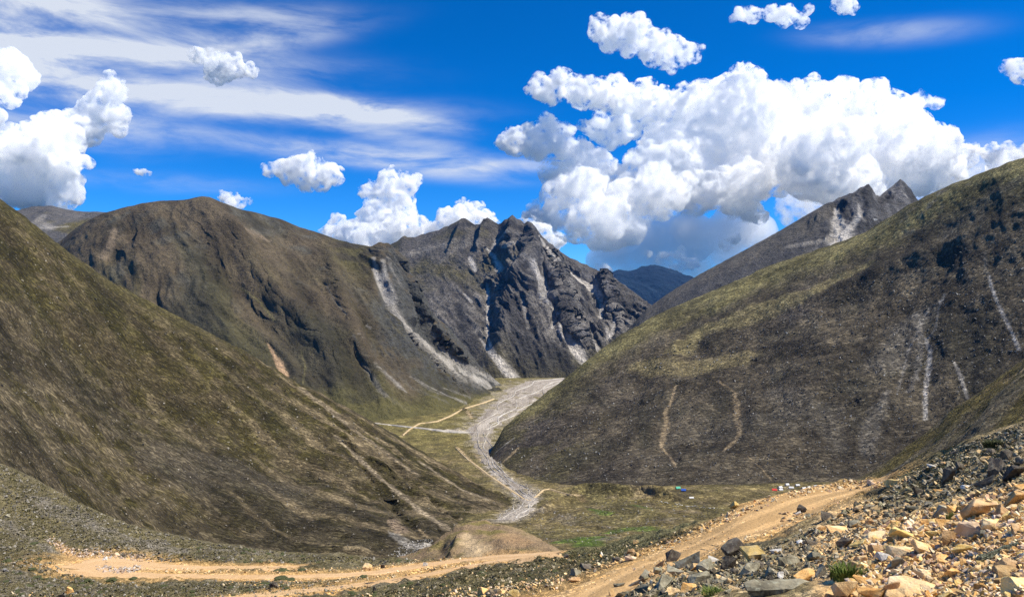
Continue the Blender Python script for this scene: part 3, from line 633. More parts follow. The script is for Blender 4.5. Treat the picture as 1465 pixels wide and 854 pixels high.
displace(p, 2.4 * fbm(P[:, 0] / 34, P[:, 1] / 46, None, 5, 141) * sstep(820, 480, P[:, 1]) * sstep(740, 800, p.u) + 0.35 * fbm(P[:, 0] / 6, P[:, 1] / 6, None, 3, 142) * sstep(800, 600, P[:, 1]) + 1.9 * fbm(P[:, 0] / 26, P[:, 1] / 60, None, 4, 143) * sstep(450, 620, P[:, 1]) * sstep(800, 760, p.u))
p.V[:, 2] -= 38 * sstep(672, 570, p.u) * sstep(760, 470, p.V[:, 1])
p.N = grid_normals(p.V, p.nv, p.nu)
# hummocks on the camp flat, and the river bank steps
ridge_feature(p, [(815, 712, 8), (838, 704, 14), (880, 706, 16), (930, 708, 12), (975, 716, 8)], 7.5, 1)
ridge_feature(p, [(850, 686, 12), (885, 680, 16), (915, 684, 10)], 8, 1)
ridge_feature(p, [(770, 735, 9), (800, 722, 10), (830, 716, 10)], 5, 1)
ridge_feature(p, [(700, 700, 5), (730, 716, 6), (750, 722, 5)], 3, 1)
ridge_feature(p, [(620, 618, 8), (655, 615, 7), (680, 606, 6)], 4, 1)
ridge_feature(p, [(640, 585, 7), (665, 588, 7), (680, 595, 4)], 6, 1)
finish(p, terrain_material('valley_cover', 0.62, 0.36, 0.9, 0.8, None, 0.3))
P = p.V
n1 = fbm(P[:, 0] / 45, P[:, 1] / 70, None, 5, 151); n2 = fbm(P[:, 0] / 12, P[:, 1] / 20, None, 4, 152)
C = cmix(np.array([0.150, 0.132, 0.076]), np.array([0.100, 0.094, 0.052]), sstep(-0.4, 0.4, n1))
C = cmix(C, np.array([0.17, 0.150, 0.125]), sstep(0.1, 0.6, n2 - 0.3 * n1) * 0.6)
C = cmix(C, np.array([0.135, 0.128, 0.060]), sstep(800, 1100, P[:, 1]) * 0.8)
C = C * (0.68 + 0.7 * sstep(-0.6, 0.6, fbm(P[:, 0] / 26, P[:, 1] / 40, None, 5, 157)))[:, None]
GREEN = np.array([0.075, 0.128, 0.030])
for poly, col, k in [
    ([(795, 776, 14), (850, 768, 24), (835, 780, 24)], GREEN, 0.97), ([(875, 762, 14), (910, 755, 22), (935, 760, 16)], GREEN, 0.97), ([(848, 729, 9), (868, 734, 12)], GREEN, 0.9), ([(905, 722, 6), (930, 728, 6)], GREEN * 1.3, 0.55),
    ([(860, 772, 12), (880, 768, 12)], SCREE * 1.4, 0.6), ([(795, 745, 12), (810, 735, 12), (815, 750, 10)], SCREE * 1.25, 0.6), ([(938, 745, 10), (965, 742, 10)], SCREE * 1.3, 0.5), ([(836, 724, 3), (850, 727, 3)], ROCK * 0.8, 0.8),
    ([(850, 690, 14), (880, 684, 18), (920, 690, 12)], BROWN * 0.85, 0.7), ([(915, 704, 6), (925, 700, 8), (932, 708, 6)], TAN * 0.8, 0.7), ([(965, 702, 12), (985, 705, 14), (970, 715, 10)], DARK * 0.85, 0.75),
    ([(940, 680, 12), (1000, 685, 14), (1060, 688, 12)], BROWN * 0.95, 0.6), ([(1040, 700, 10), (1120, 705, 12), (1180, 700, 10)], DARK * 1.2, 0.6),
    ([(820, 705, 8), (835, 716, 10)], BROWN * 0.9, 0.6), ([(880, 715, 12), (940, 718, 14), (1000, 728, 12)], MEADOW * 0.85, 0.6), ([(775, 775, 20), (740, 765, 20), (720, 755, 14)], BROWN * 1.1, 0.55), ([(655, 626, 10), (640, 634, 8)], GRASS * 1.3, 0.7)]:
    C = paint(p, C, poly, col, k, 0.6)
GRAVEL = np.array([0.40, 0.35, 0.285])
RIVER = [(815, 541.5, 18), (780, 546, 34), (757, 557, 37), (742, 570, 34), (724, 585, 33), (704, 600, 27), (690, 612, 23), (687, 625, 15), (692, 640, 14), (697, 652, 11), (702, 664, 10), (712, 676, 11), (728, 690, 15), (745, 702, 17), (757, 714, 14), (752, 726, 18), (738, 736, 26), (722, 744, 18)]
TRIB = [(535, 605, 2.5), (560, 608, 4), (590, 611, 4), (640, 616, 6), (670, 618, 9), (695, 618, 12)]
C = paint(p, C, [(x, y, w * 1.25) for x, y, w in RIVER], GRAVEL * 0.8, 0.9, 1.1, 7, 1.2)
C = paint(p, C, [(x, y, w * 1.2) for x, y, w in TRIB], GRAVEL * 1.1, 0.95, 0.8, 8, 1.5)
for poly, col, k in [([(705, 571, 2.2), (690, 577, 1.8), (662, 585, 1.6), (645, 595, 2), (625, 603, 2), (600, 606, 2), (585, 615, 1.5), (575, 624, 1.2)], TAN * 1.15, 1), ([(668, 588, 3), (675, 598, 3)], TAN * 1.1, 0.8),
                     ([(655, 640, 2), (670, 655, 1.6), (680, 665, 2.5), (695, 677, 2.5), (712, 688, 2.5), (730, 700, 2.5), (745, 712, 2.5), (755, 716, 2)], TAN * 1.15, 0.95),
                     ([(760, 718, 2), (770, 708, 2), (778, 701, 2), (786, 699.5, 2), (795, 703, 1.6), (812, 708, 1.2), (832, 709, 1)], TAN * 1.15, 0.95), ([(680, 650, 3), (690, 660, 3)], TAN * 0.9, 0.6)]:
    C = paint(p, C, poly, col, k, 0.3)
p.C = C
set_cover(p.me, C)

# shoulder of our own hillside farther along
cr = [(860, 960, 245), (950, 860, 232), (1030, 795, 218), (1100, 748, 208), (1140, 722, 204), (1180, 703, 200), (1230, 689, 196), (1260, 670, 192), (1290, 647, 188), (1330, 617, 182), (1360, 592, 178), (1400, 562, 172), (1430, 538, 168), (1465, 512, 164), (1560, 445, 150)]
foot = [(860, 1000, 190), (950, 900, 178), (1030, 830, 165), (1100, 775, 155), (1230, 712, 135), (1330, 690, 110), (1465, 660, 90), (1560, 640, 80)]
p = loft('near_right_shoulder', [back(cr, 1.3, 70), cr, foot], [8, 150], 260, smooth=3)
s, t = dipcoords(p, 215)
env = np.interp(p.v, [0, .9, 1, 1.1, 2], [.2, .2, .1, 1, 1])
displace(p, env * (1.6 * (ridged(s / 12, t / 60, 4, 161) - 0.6) + 1.0 * fbm(p.V[:, 0] / 14, p.V[:, 1] / 14, None, 5, 162)))
finish(p, terrain_material('shoulder_cover', 0.17, 0.36, 0.9, 1.0, None, 0.3))
s, t = dipcoords(p, 215)
n1 = fbm(s / 8, t / 30, None, 5, 163); n2 = fbm(p.V[:, 0] / 3, p.V[:, 1] / 3, p.V[:, 2] / 3, 4, 164)
C = cmix(GRASS * 1.1, SCREE * 1.3, sstep(-0.2, 0.5, n1 + 0.3 * n2))
C = cmix(C, BROWN * 0.8, sstep(0.1, 0.5, n2) * 0.5)
for poly, col, k in [([(1250, 690, 2), (1330, 640, 1.6), (1385, 600, 1.6)], SCREE * 2.0, 0.7), ([(1435, 548, 2), (1465, 528, 4)], TAN * 1.5, 0.8), ([(1410, 560, 8), (1440, 540, 8)], BROWN * 0.9, 0.6)]:
    C = paint(p, C, poly, col, k, 0.5)
set_cover(p.me, C)

# knoll beside the lower road
cr = [(490, 990, 175), (530, 880, 170), (572, 808, 165), (600, 794, 160), (618, 784, 155), (635, 768, 150), (650, 753, 147), (662, 748, 146), (690, 748, 146), (720, 752, 144), (745, 759, 140), (770, 771, 130), (790, 783, 118), (815, 800, 104)]
foot = [(490, 1010, 122), (530, 900, 120), (572, 817, 118), (600, 806, 116), (620, 802, 112), (640, 798, 108), (660, 795, 106), (690, 792, 104), (720, 790, 102), (760, 790, 98), (790, 791, 95), (815, 805, 92)]
p = loft('roadside_knoll', [back(cr, 1.3, 60), cr, foot, [(x, y + 12, d * 0.97) for x, y, d in foot]], [8, 90, 6], 200, smooth=3)
displace(p, np.interp(p.v, [0, 1, 1.15, 2, 3], [.1, .15, 1, .5, .2]) * (1.2 * fbm(p.V[:, 0] / 7, p.V[:, 1] / 7, p.V[:, 2] / 7, 5, 171) + 0.5 * (ridged(p.V[:, 0] / 5, p.V[:, 2] / 14, 4, 173) - 0.6)))
p.N = grid_normals(p.V, p.nv, p.nu)
ridge_feature(p, [(660, 748, 6), (657, 765, 8), (654, 785, 9), (645, 797, 8)], 0.7, 1)
ridge_feature(p, [(628, 780, 10), (632, 790, 10)], -0.4, 1)
finish(p, terrain_material('knoll_earth', 0.13, 0.24, 1.0, 1.0))
n1 = fbm(p.V[:, 0] / 6, p.V[:, 1] / 6, p.V[:, 2] / 3, 5, 172)
C = cmix(BROWN * 2.5, GRASS * 2.0, sstep(-0.1, 0.5, n1))
for poly, col, k in [([(668, 764, 8), (672, 778, 18), (684, 790, 28)], TAN * 1.45, 0.95), ([(720, 765, 22), (750, 777, 22)], np.array([0.40, 0.26, 0.14]), 0.8), ([(700, 790, 10), (780, 790, 8)], DIRT * 0.8, 0.8), ([(600, 800, 8), (630, 790, 14), (640, 775, 8)], np.array([0.22, 0.17, 0.10]), 0.7), ([(632, 786, 6), (638, 788, 6)], BROWN * 0.8, 0.8), ([(690, 752, 16), (720, 756, 14)], BROWN * 1.5, 0.5)]:
    C = paint(p, C, poly, col, k, 0.4)
set_cover(p.me, C)
print('far land', round(time.time() - T0, 1))
# ------------------------------------------------------------------ our own hillside with the two roads
top = [(-90, 610, 150), (0, 661, 142), (60, 690, 134), (120, 722, 127), (170, 743, 122), (200, 754, 119), (250, 767, 116), (300, 775, 114), (350, 781, 112), (400, 788, 110), (470, 794, 107), (540, 798, 104), (600, 800, 101), (660, 797, 98), (720, 793, 93), (770, 790, 88), (800, 788, 83), (850, 784, 74), (900, 776, 65), (935, 769, 59), (970, 759, 54), (1000, 749, 51), (1035, 735, 48.5), (1060, 720, 48), (1110, 708, 48.5), (1170, 694, 50), (1230, 687, 53), (1260, 686, 50), (1290, 668, 46), (1330, 649, 43), (1370, 632, 40), (1400, 622, 38), (1465, 602, 35), (1560, 575, 32)]
r1 = [(-90, 700, 118), (0, 740, 108), (60, 770, 100), (100, 792, 93), (130, 797, 91), (200, 803, 90), (300, 808, 90), (430, 809, 90), (540, 810, 90), (600, 806, 91), (660, 802, 92), (720, 797.5, 89), (770, 795, 84), (800, 796, 78), (850, 796, 64), (900, 789, 52), (935, 778, 48), (970, 766, 46), (1000, 755, 45.5), (1035, 741, 45.5), (1060, 730, 45.5), (1110, 715, 47), (1170, 700, 49), (1230, 693, 51), (1260, 692, 47), (1290, 682, 42), (1330, 668, 39), (1370, 655, 36), (1400, 646, 34), (1465, 630, 30), (1560, 605, 27)]
r2 = [(-90, 760, 96), (0, 795, 86), (60, 812, 82), (100, 826, 80), (130, 829, 79.5), (200, 829, 80), (300, 829, 80), (430, 829, 80), (540, 834, 76), (600, 826, 78), (660, 815, 80), (720, 805, 81), (770, 802, 77), (800, 804, 69), (850, 813, 42), (900, 795, 42), (935, 784, 43), (970, 771, 44), (1000, 764, 43), (1035, 752, 43), (1060, 744, 43), (1110, 727, 45), (1170, 709, 47.5), (1230, 699, 48), (1260, 697, 44), (1290, 692, 39), (1330, 682, 35), (1370, 672, 32), (1400, 664, 30), (1465, 652, 26), (1560, 630, 23)]
r3 = [(-90, 830, 68), (0, 842, 66), (100, 850, 65), (200, 850, 66), (300, 853, 65.5), (360, 853, 66), (430, 848, 68), (540, 840, 70), (600, 834, 70), (660, 828, 62), (720, 832, 47), (770, 842, 37), (800, 840, 36.5), (850, 822, 38), (900, 808, 38.5), (935, 800, 39), (970, 790, 39.5), (1000, 783, 39.5), (1035, 770, 40), (1060, 760, 40.5), (1110, 742, 43), (1170, 720, 45.5), (1230, 706, 45), (1260, 706, 40), (1290, 703, 35), (1330, 698, 31), (1370, 690, 28), (1400, 684, 26), (1465, 674, 22), (1560, 655, 19)]
r4 = [(-90, 880, 56), (0, 885, 55), (100, 888, 55), (200, 890, 55), (300, 890, 55), (430, 886, 56), (540, 878, 54), (600, 872, 48), (660, 866, 40), (720, 862, 34), (770, 862, 32), (800, 858, 32), (850, 846, 33), (880, 846, 32), (900, 838, 32.5), (935, 826, 33.5), (970, 818, 33.5), (1000, 808, 34), (1035, 792, 35), (1060, 782, 36), (1110, 762, 38), (1170, 736, 41), (1230, 722, 38), (1260, 724, 33), (1290, 724, 28), (1330, 724, 24), (1370, 720, 21), (1400, 716, 19), (1465, 708, 16), (1560, 690, 14)]
r5 = [(-90, 960, 38), (300, 960, 38), (540, 940, 36), (720, 910, 29), (800, 900, 28.5), (850, 884, 29), (900, 872, 21), (935, 860, 19.5), (970, 848, 19.5), (1000, 838, 20), (1035, 826, 20.5), (1060, 816, 21), (1110, 796, 22), (1170, 774, 22), (1230, 764, 20.5), (1260, 766, 19), (1290, 768, 17), (1330, 772, 15.5), (1370, 772, 14), (1400, 770, 13), (1465, 764, 11.5), (1560, 750, 10)]
r6 = [(-90, 1100, 22), (300, 1100, 22), (600, 1060, 20), (800, 990, 17), (900, 930, 13.5), (1000, 882, 13.2), (1100, 850, 13.5), (1170, 836, 13.3), (1230, 828, 12.8), (1300, 826, 11.8), (1370, 826, 10.8), (1465, 820, 9.2), (1560, 805, 8.4)]
r7 = [(-90, 1500, 9), (300, 1450, 9), (600, 1300, 9), (800, 1150, 8.5), (900, 1060, 8.2), (1000, 980, 8.4), (1100, 925, 8.8), (1230, 892, 9), (1300, 888, 8.6), (1400, 882, 8), (1560, 870, 7)]
r8 = [(-90, 2400, 3.6), (300, 2300, 3.6), (600, 2000, 3.6), (900, 1550, 3.4), (1100, 1250, 3.6), (1300, 1130, 3.8), (1560, 1080, 3.6)]
r9 = [(x, 427 + 1086 * 1.7 / 0.8, 0.8) for x in (-90, 700, 1560)]
gback = [(x, y + 190, d * 1.5) for x, y, d in top]
p = loft('stony_hillside', [gback, top, r1, r2, r3, r4, r5, r6, r7, r8, r9], [5, 48, 48, 52, 52, 72, 66, 44, 14, 5], 640, smooth=3)
P = p.V
u, v = p.u, p.v
# road beds, given on the hillside by their place: line of points with half width in metres
def gpt(x, y):
    global _gb
    d = Vector(((x - CX) / F0, 1, (CY - y) / F0)).normalized()
    return np.array(_gb.ray_cast(Vector((0, 0, 0)), d)[0])
_gb = BVHTree.FromPolygons(p.V.tolist(), quads_of(p))
def gline(L): return np.array([gpt(x, y) for x, y, w in L]), np.array([w for x, y, w in L])
UP_ROAD = [(845, 858, 2.3), (880, 836, 2.3), (930, 811, 2.3), (985, 788, 2.4), (1040, 764, 2.7), (1100, 740, 3.0), (1160, 717, 2.9), (1205, 704, 2.5), (1240, 697, 2.0)]
LOW_A = [(116, 814, 3.4), (150, 803, 3.6), (190, 806, 3.0), (230, 811, 2.2), (300, 812, 1.7), (360, 811, 1.6), (425, 811, 1.4)]
LOW_B = [(116, 814, 3.4), (150, 821, 2.2), (220, 823, 1.6), (300, 824, 1.6), (400, 825, 1.6), (480, 823, 1.7), (540, 819, 1.9), (600, 809, 2.2), (650, 802, 2.6), (700, 797, 3.2), (750, 793.5, 3.4), (798, 791, 2.8)]
LOW_C = [(330, 856, 1.8), (420, 846, 1.8), (500, 838, 1.8), (560, 830, 1.8), (620, 820, 1.9), (670, 810, 2.1), (720, 801, 2.6), (775, 795, 2.6)]
roads = [gline(L) for L in (UP_ROAD, LOW_A, LOW_B, LOW_C)]
rd = np.full(len(P), 9.0)
for pts, wid in roads: rd = np.minimum(rd, polydist(P, pts, wid)[0])
off = sstep(0.9, 1.6, rd)
right = sstep(1000, 1120, u) * sstep(3.9, 4.6, v + sstep(1200, 1290, u) * 3)
n1 = fbm(P[:, 0] / 7, P[:, 1] / 7, None, 4, 181); n2 = fbm(P[:, 0] / 1.6, P[:, 1] / 1.6, None, 4, 182); n3 = fbm(P[:, 0] / 0.5, P[:, 1] / 0.5, None, 3, 183)
crest_soft = np.interp(v, [0, 0.9, 1, 1.3, 8, 10], [0, 0.2, 0.35, 1, 1, 0.2])
near = np.clip(P[:, 1] / 40, 0.25, 1.4)
displace(p, crest_soft * off * (0.55 * near * n1 + 0.26 * near * n2 + 0.07 * n3) + (1 - off) * (0.05 * n2 + 0.03 * n3))
# wheel ruts
for pts, wid in roads[:1]:
    d, par = polydist(p.V, pts, wid); displace(p, -0.10 * np.exp(-((d - 0.45) * 5) ** 2) * sstep(6, 2, d) + 0.0)
p.N = grid_normals(p.V, p.nv, p.nu)
finish(p, None)
P = p.V
tan_k = np.zeros(len(P))
C = cmix(np.array([0.150, 0.136, 0.082]), np.array([0.092, 0.084, 0.050]), sstep(-0.4, 0.4, n1 + 0.6 * n2))
C = cmix(C, np.array([0.185, 0.168, 0.138]), sstep(0.0, 0.5, n2 + 0.3 * n3) * 0.6)
C = cmix(C, np.array([0.15, 0.15, 0.085]), sstep(700, 800, u) * sstep(3.0, 2.2, v) * 0.75)
# broken tan rubble ground right of the upper road
zone = sstep(0.0, 0.35, (u - np.interp(v, [1, 2, 3, 4, 5, 6, 7, 8], [1330, 1340, 1360, 1330, 1160, 1010, 880, 800])) / 120 + 0.25 * n1)
low = sstep(4.6, 6.0, v + 0.3 * n1)
C = cmix(C, cmix(np.array([0.36, 0.29, 0.19]), np.array([0.22, 0.185, 0.11]), sstep(-0.3, 0.4, n2)), zone)
C = cmix(C, cmix(np.array([0.76, 0.50, 0.25]), np.array([0.74, 0.55, 0.34]), sstep(-0.4, 0.4, n2)), sstep(0.1, 0.6, sstep(1130, 1230, u) * low * 1.35 + 0.35 * n1 * low) * 0.95)
C = cmix(C, np.array([0.45, 0.30, 0.145]), sstep(3.0, 1.15, rd + 0.9 * n1 + 0.7 * n2) * 0.9)
C = cmix(C, cmix(DIRT, np.array([0.58, 0.42, 0.25]), sstep(-0.5, 0.5, n2)), sstep(1.25, 0.95, rd + 0.22 * n2 + 0.15 * n3))
for poly, col, k in [([(80, 775, 4), (95, 790, 9), (110, 800, 9)], DIRT * 0.85, 0.9), ([(110, 795, 6), (140, 790, 6), (200, 795, 5)], np.array([0.45, 0.30, 0.19]), 0.8),
                     ([(700, 795, 12), (770, 788, 6)], DIRT * 0.8, 0.7), ([(0, 745, 14), (40, 770, 12), (80, 790, 10)], SCREE * 1.35, 0.85), ([(60, 715, 24), (160, 765, 20), (260, 790, 18)], SCREE * 1.5, 0.8), ([(300, 785, 10), (420, 795, 8)], SCREE * 1.4, 0.6), ([(0, 810, 20), (60, 835, 16), (30, 850, 14)], SCREE * 1.3, 0.7),
                     ([(20, 730, 10), (70, 745, 8)], GRASS * 1.1, 0.6), ([(1160, 715, 12), (1220, 700, 6)], np.array([0.58, 0.42, 0.25]), 0.8)]:
    C = paint(p, C, poly, col, k, 0.6)
p.C = C; p.rd = rd
p.me.materials.append(terrain_material('hillside_ground', 0.045, 0.30, 0.9, 0.9, None, 0.3))
set_cover(p.me, C)
print('hillside', round(time.time() - T0, 1))
# ------------------------------------------------------------------ clouds: real heaps of vapour far beyond the mountains
def cloud_material(name, density, aniso=0.1, smooth=False):
    m = bpy.data.materials.new(name); m.use_nodes = True
    nt = m.node_tree; nt.nodes.clear()
    out = nt.nodes.new('ShaderNodeOutputMaterial')
    v = nt.nodes.new('ShaderNodeVolumePrincipled')
    v.inputs['Color'].default_value = (1, 1, 1, 1)
    v.inputs['Anisotropy'].default_value = aniso
    if smooth:
        v.inputs['Density'].default_value = density; nt.links.new(v.outputs[0], out.inputs['Volume']); return m
    g = nt.nodes.new('ShaderNodeNewGeometry')
    n = nt.nodes.new('ShaderNodeTexNoise'); n.inputs['Scale'].default_value = 1 / 210.0; n.inputs['Detail'].default_value = 5.0; n.inputs['Roughness'].default_value = 0.66
    nt.links.new(g.outputs['Position'], n.inputs['Vector'])
    r = nt.nodes.new('ShaderNodeMapRange'); r.inputs[1].default_value = 0.475; r.inputs[2].default_value = 0.64; r.inputs[3].default_value = 0.0; r.inputs[4].default_value = density
    nt.links.new(n.outputs['Fac'], r.inputs[0]); nt.links.new(r.outputs[0], v.inputs['Density'])
    nt.links.new(v.outputs[0], out.inputs['Volume'])
    m.cycles.volume_step_rate = 0.4
    return m
ICO = None
def ico_sphere():
    global ICO
    bm = bmesh.new(); bmesh.ops.create_icosphere(bm, subdivisions=2, radius=1)
    v = np.array([x.co[:] for x in bm.verts]); f = np.array([[q.index for q in x.verts] for x in bm.faces]); bm.free()
    ICO = (v, f)
ico_sphere()
def cloud(label, d, lumps, seed, mat, voxel_px=2.3, kids=(28, 10, 5), rough=1.0, flat=None, group=None, depth=0.8, lean=0.5, rag=0.55, minr=2.0):
    """lumps: heaps (px, py, radius px); each heap carries smaller ones, and those smaller ones still"""
    r = np.random.default_rng(seed); k = d / F0
    cen, rad = [], []; ytop = min(q[1] for q in lumps)
    for (x, y, q) in lumps:
        cen.append(unproj(x, y, d) + np.array([0, r.uniform(-1.1, 1.1) * q * k * depth - lean * (y - ytop) * k, 0])); rad.append(q * k * 1.17)
    lev_c, lev_r = np.array(cen), np.array(rad)
    allc, allr = [lev_c], [lev_r]
    for lv, n in enumerate(kids):
        nc, nr = [], []
        for c, q in zip(lev_c, lev_r):
            if q / k < minr * 1.8: continue
            dirs = r.normal(size=(n, 3)); dirs /= np.linalg.norm(dirs, axis=1, keepdims=True)
            dirs[:, 2] = np.where(dirs[:, 2] < -0.35, -dirs[:, 2] * 0.6, dirs[:, 2])
            dirs[:, 1] = np.where(dirs[:, 1] > 0.25, -dirs[:, 1], dirs[:, 1])
            rr = q * r.uniform(0.18, 0.50, n) * rough
            nc.append(c + dirs * (q * r.uniform(0.72, 0.95, n))[:, None]); nr.append(rr)
        if not nc: break
        lev_c, lev_r = np.concatenate(nc), np.concatenate(nr)
        keep = lev_r > minr * k; lev_c, lev_r = lev_c[keep], lev_r[keep]
        allc.append(lev_c); allr.append(lev_r)
    c = np.concatenate(allc); q = np.concatenate(allr)
    V = (ICO[0][None] * q[:, None, None] * np.array([1, 1, 0.92]) + c[:, None]).reshape(-1, 3)
    Fc = (ICO[1][None] + (np.arange(len(c)) * len(ICO[0]))[:, None, None]).reshape(-1, 3)
    if flat is not None:
        zb = (CY - flat) / F0 * d
        V[:, 2] = np.where(V[:, 2] < zb, zb + (V[:, 2] - zb) * 0.15, V[:, 2])
    me = bpy.data.meshes.new('cloud_raw')
    me.vertices.add(len(V)); me.vertices.foreach_set('co', V.astype(np.float32).ravel())
    me.loops.add(Fc.size); me.loops.foreach_set('vertex_index', Fc.ravel().astype(np.int32))
    me.polygons.add(len(Fc)); me.polygons.foreach_set('loop_start', np.arange(0, Fc.size, 3, dtype=np.int32)); me.update(calc_edges=True)
    o = bpy.data.objects.new('cloud', me); COL.objects.link(o)
    rm = o.modifiers.new('heap', 'REMESH'); rm.mode = 'VOXEL'; rm.voxel_size = voxel_px * k; rm.use_smooth_shade = True
    dg = bpy.context.evaluated_depsgraph_get()
    m2 = bpy.data.meshes.new_from_object(o.evaluated_get(dg))
    o.modifiers.clear(); o.data = m2; bpy.data.meshes.remove(me)
    n = len(m2.vertices); co = np.empty(n * 3, np.float32); m2.vertices.foreach_get('co', co); co = co.reshape(-1, 3).astype(float)
    no = np.empty(n * 3, np.float32); m2.vertices.foreach_get('normal', no); no = no.reshape(-1, 3)
    h = 0.0
    for wl, am, sd_ in ((20, 4.6, 0), (8, 2.9, 5), (3.4, 1.7, 9)):
        a = co / (k * wl)
        h = h + am * (0.33 - np.abs(noise(a[:, 0], a[:, 1], a[:, 2], seed + sd_))) * 1.5
    co = co + no * (h * k * rag)[:, None]
    m2.vertices.foreach_set('co', co.astype(np.float32).ravel()); m2.name = 'cloud'
    m2.materials.clear(); m2.materials.append(mat); m2.update()
    o['label'] = label; o['category'] = 'cloud'
    if group: o['group'] = group
    return o
CD = 17000
CM = cloud_material('cloud_vapour', 1 / 34, 0.1)
CMS = cloud_material('small_cloud_vapour', 1 / 36, 0.1)
CMT = cloud_material('thin_cloud_vapour', 1 / 260, 0.2)
CMR = cloud_material('rain_cloud_vapour', 1 / 420, 0.3, smooth=True)
cloud('huge heaped white cumulus tower with a dark base behind the right-hand slope', CD, [
  (1040, 154, 30), (1085, 152, 34), (1130, 156, 33), (1172, 166, 34), (1205, 186, 31), (1226, 206, 26), (1000, 170, 28), (985, 200, 38), (1030, 200, 44), (1090, 210, 46), (1148, 218, 42), (1205, 230, 38), (1258, 234, 31), (1296, 236, 24), (1326, 243, 16),
  (950, 225, 34), (925, 260, 36), (970, 260, 40), (1030, 265, 44), (1090, 270, 44), (1150, 265, 44), (1220, 262, 40), (1284, 266, 28), (1335, 266, 18), (890, 290, 32), (850, 285, 24), (820, 275, 24), (795, 280, 20), (780, 270, 12), (810, 310, 24), (850, 325, 28), (900, 312, 26), (950, 300, 28), (1000, 298, 28), (830, 345, 26), (862, 348, 20), (765, 322, 14), (785, 330, 15), (1120, 300, 30), (1180, 300, 30), (805, 345, 20), (838, 362, 18), (790, 305, 16)], 5, CM, flat=372, lean=1.15, voxel_px=3.2, depth=1.6)
cloud('bulging white cloud heap in front of the grey middle of the cumulus tower', CD - 900, [(1058, 296, 13), (1074, 302, 13), (1046, 304, 10), (1064, 308, 12), (1045, 345, 7), (1030, 353, 8), (1085, 312, 10)], 15, CMS)
cloud('long white cloud reaching left from the top of the cumulus tower', CD - 1800, [(775, 128, 17), (800, 122, 16), (825, 135, 18), (850, 140, 20), (880, 138, 24), (910, 150, 24), (940, 155, 22), (970, 155, 20), (790, 142, 12), (895, 165, 14), (830, 150, 14), (930, 172, 14), (758, 134, 8)], 6, CM)
cloud('ragged white cloud under the long one, left of the cumulus tower', CD - 2000, [(740, 205, 20), (765, 190, 16), (785, 178, 13), (770, 215, 22), (800, 215, 20), (830, 220, 16), (800, 195, 14), (722, 207, 10), (850, 238, 15), (865, 240, 10), (820, 240, 9), (855, 188, 17), (885, 193, 18), (907, 190, 12), (870, 205, 13), (835, 180, 8)], 7, CMS)
cloud('broken white cloud high above the gap, nearest the top of the sky', CD - 2600, [(858, 50, 16), (880, 42, 14), (905, 52, 18), (872, 66, 14), (900, 70, 16), (930, 70, 18), (955, 80, 17), (980, 82, 11), (940, 100, 12), (928, 92, 14), (965, 98, 11), (996, 78, 5), (918, 38, 6), (948, 62, 9), (902, 30, 5), (985, 95, 7), (952, 114, 7)], 8, CMS)
cloud('tall white cumulus with a leaning top over the left edge of the mountains', CD, [(158, 124, 15), (170, 145, 18), (178, 172, 16), (184, 192, 11), (150, 165, 20), (130, 188, 24), (105, 200, 27), (80, 218, 30), (50, 238, 33), (20, 255, 36), (55, 262, 32), (120, 235, 30), (138, 258, 20), (140, 285, 18), (-14, 228, 28), (10, 290, 30), (50, 290, 28), (84, 290, 18), (160, 246, 9), (135, 300, 16), (120, 215, 28), (10, 220, 16), (30, 225, 26), (75, 265, 34), (105, 262, 26), (0, 260, 30), (30, 205, 14)], 9, CM, flat=318)
cloud('white cloud bank cut by the left edge of the picture', CD - 1500, [(5, 85, 18), (12, 108, 22), (20, 130, 20), (2, 150, 22), (28, 150, 11), (-10, 190, 22), (-25, 110, 30), (12, 178, 14), (0, 205, 20), (22, 108, 22), (32, 150, 12)], 10, CM)
cloud('small white cloud lying on top of the long cirrus streak', CD - 1500, [(285, 84, 10), (300, 84, 12), (318, 97, 15), (342, 105, 14), (365, 108, 9), (310, 110, 13), (330, 115, 11)], 11, CMS)
cloud('lone oval white cloud above the big brown mountain', CD - 1500, [(388, 246, 10), (405, 242, 13), (430, 243, 17), (448, 240, 15), (464, 250, 16), (484, 258, 10), (440, 262, 14), (465, 266, 12), (412, 254, 12), (485, 245, 6)], 12, CMS)
cloud('little white cloud peeking over the brown summit', CD, [(318, 282, 8), (330, 285, 9), (344, 290, 8), (358, 289, 5), (335, 296, 9)], 13, CMS)
cloud('tiny white wisp of cloud left of the brown summit', CD, [(194, 246, 4), (205, 247, 5), (214, 249, 3)], 14, CMS)
cloud('white cumulus with two knobbly heads behind the saddle', CD + 500, [(556, 262, 12), (560, 250, 9), (588, 266, 13), (540, 278, 13), (565, 285, 20), (525, 280, 7), (575, 305, 20), (552, 325, 26), (590, 335, 20), (520, 345, 20), (598, 260, 8), (540, 355, 26), (520, 276, 6)], 16, CM)
cloud('low white cloud beside the left foot of the two-headed cumulus', CD + 900, [(484, 322, 12), (500, 328, 11), (474, 336, 11), (514, 322, 7), (510, 345, 14), (480, 350, 16), (478, 310, 4)], 17, CMS)
cloud('white cloud rising behind the craggy peaks', CD + 500, [(664, 300, 11), (680, 304, 13), (640, 312, 12), (655, 322, 18), (615, 335, 12), (698, 310, 8), (630, 335, 18), (690, 325, 16)], 18, CM)
cloud('white cloud on the right shoulder of the craggy peaks', CD - 500, [(762, 314, 11), (780, 312, 8), (772, 332, 13), (795, 345, 11), (750, 318, 7), (785, 350, 14)], 19, CMS)
cloud('pair of white scraps of cloud at the top right', CD - 2500, [(1060, 22, 9), (1075, 28, 10), (1098, 26, 11), (1122, 26, 12), (1138, 38, 9), (1152, 18, 7), (1115, 40, 7), (1048, 28, 5), (1075, 14, 5)], 20, CMS)
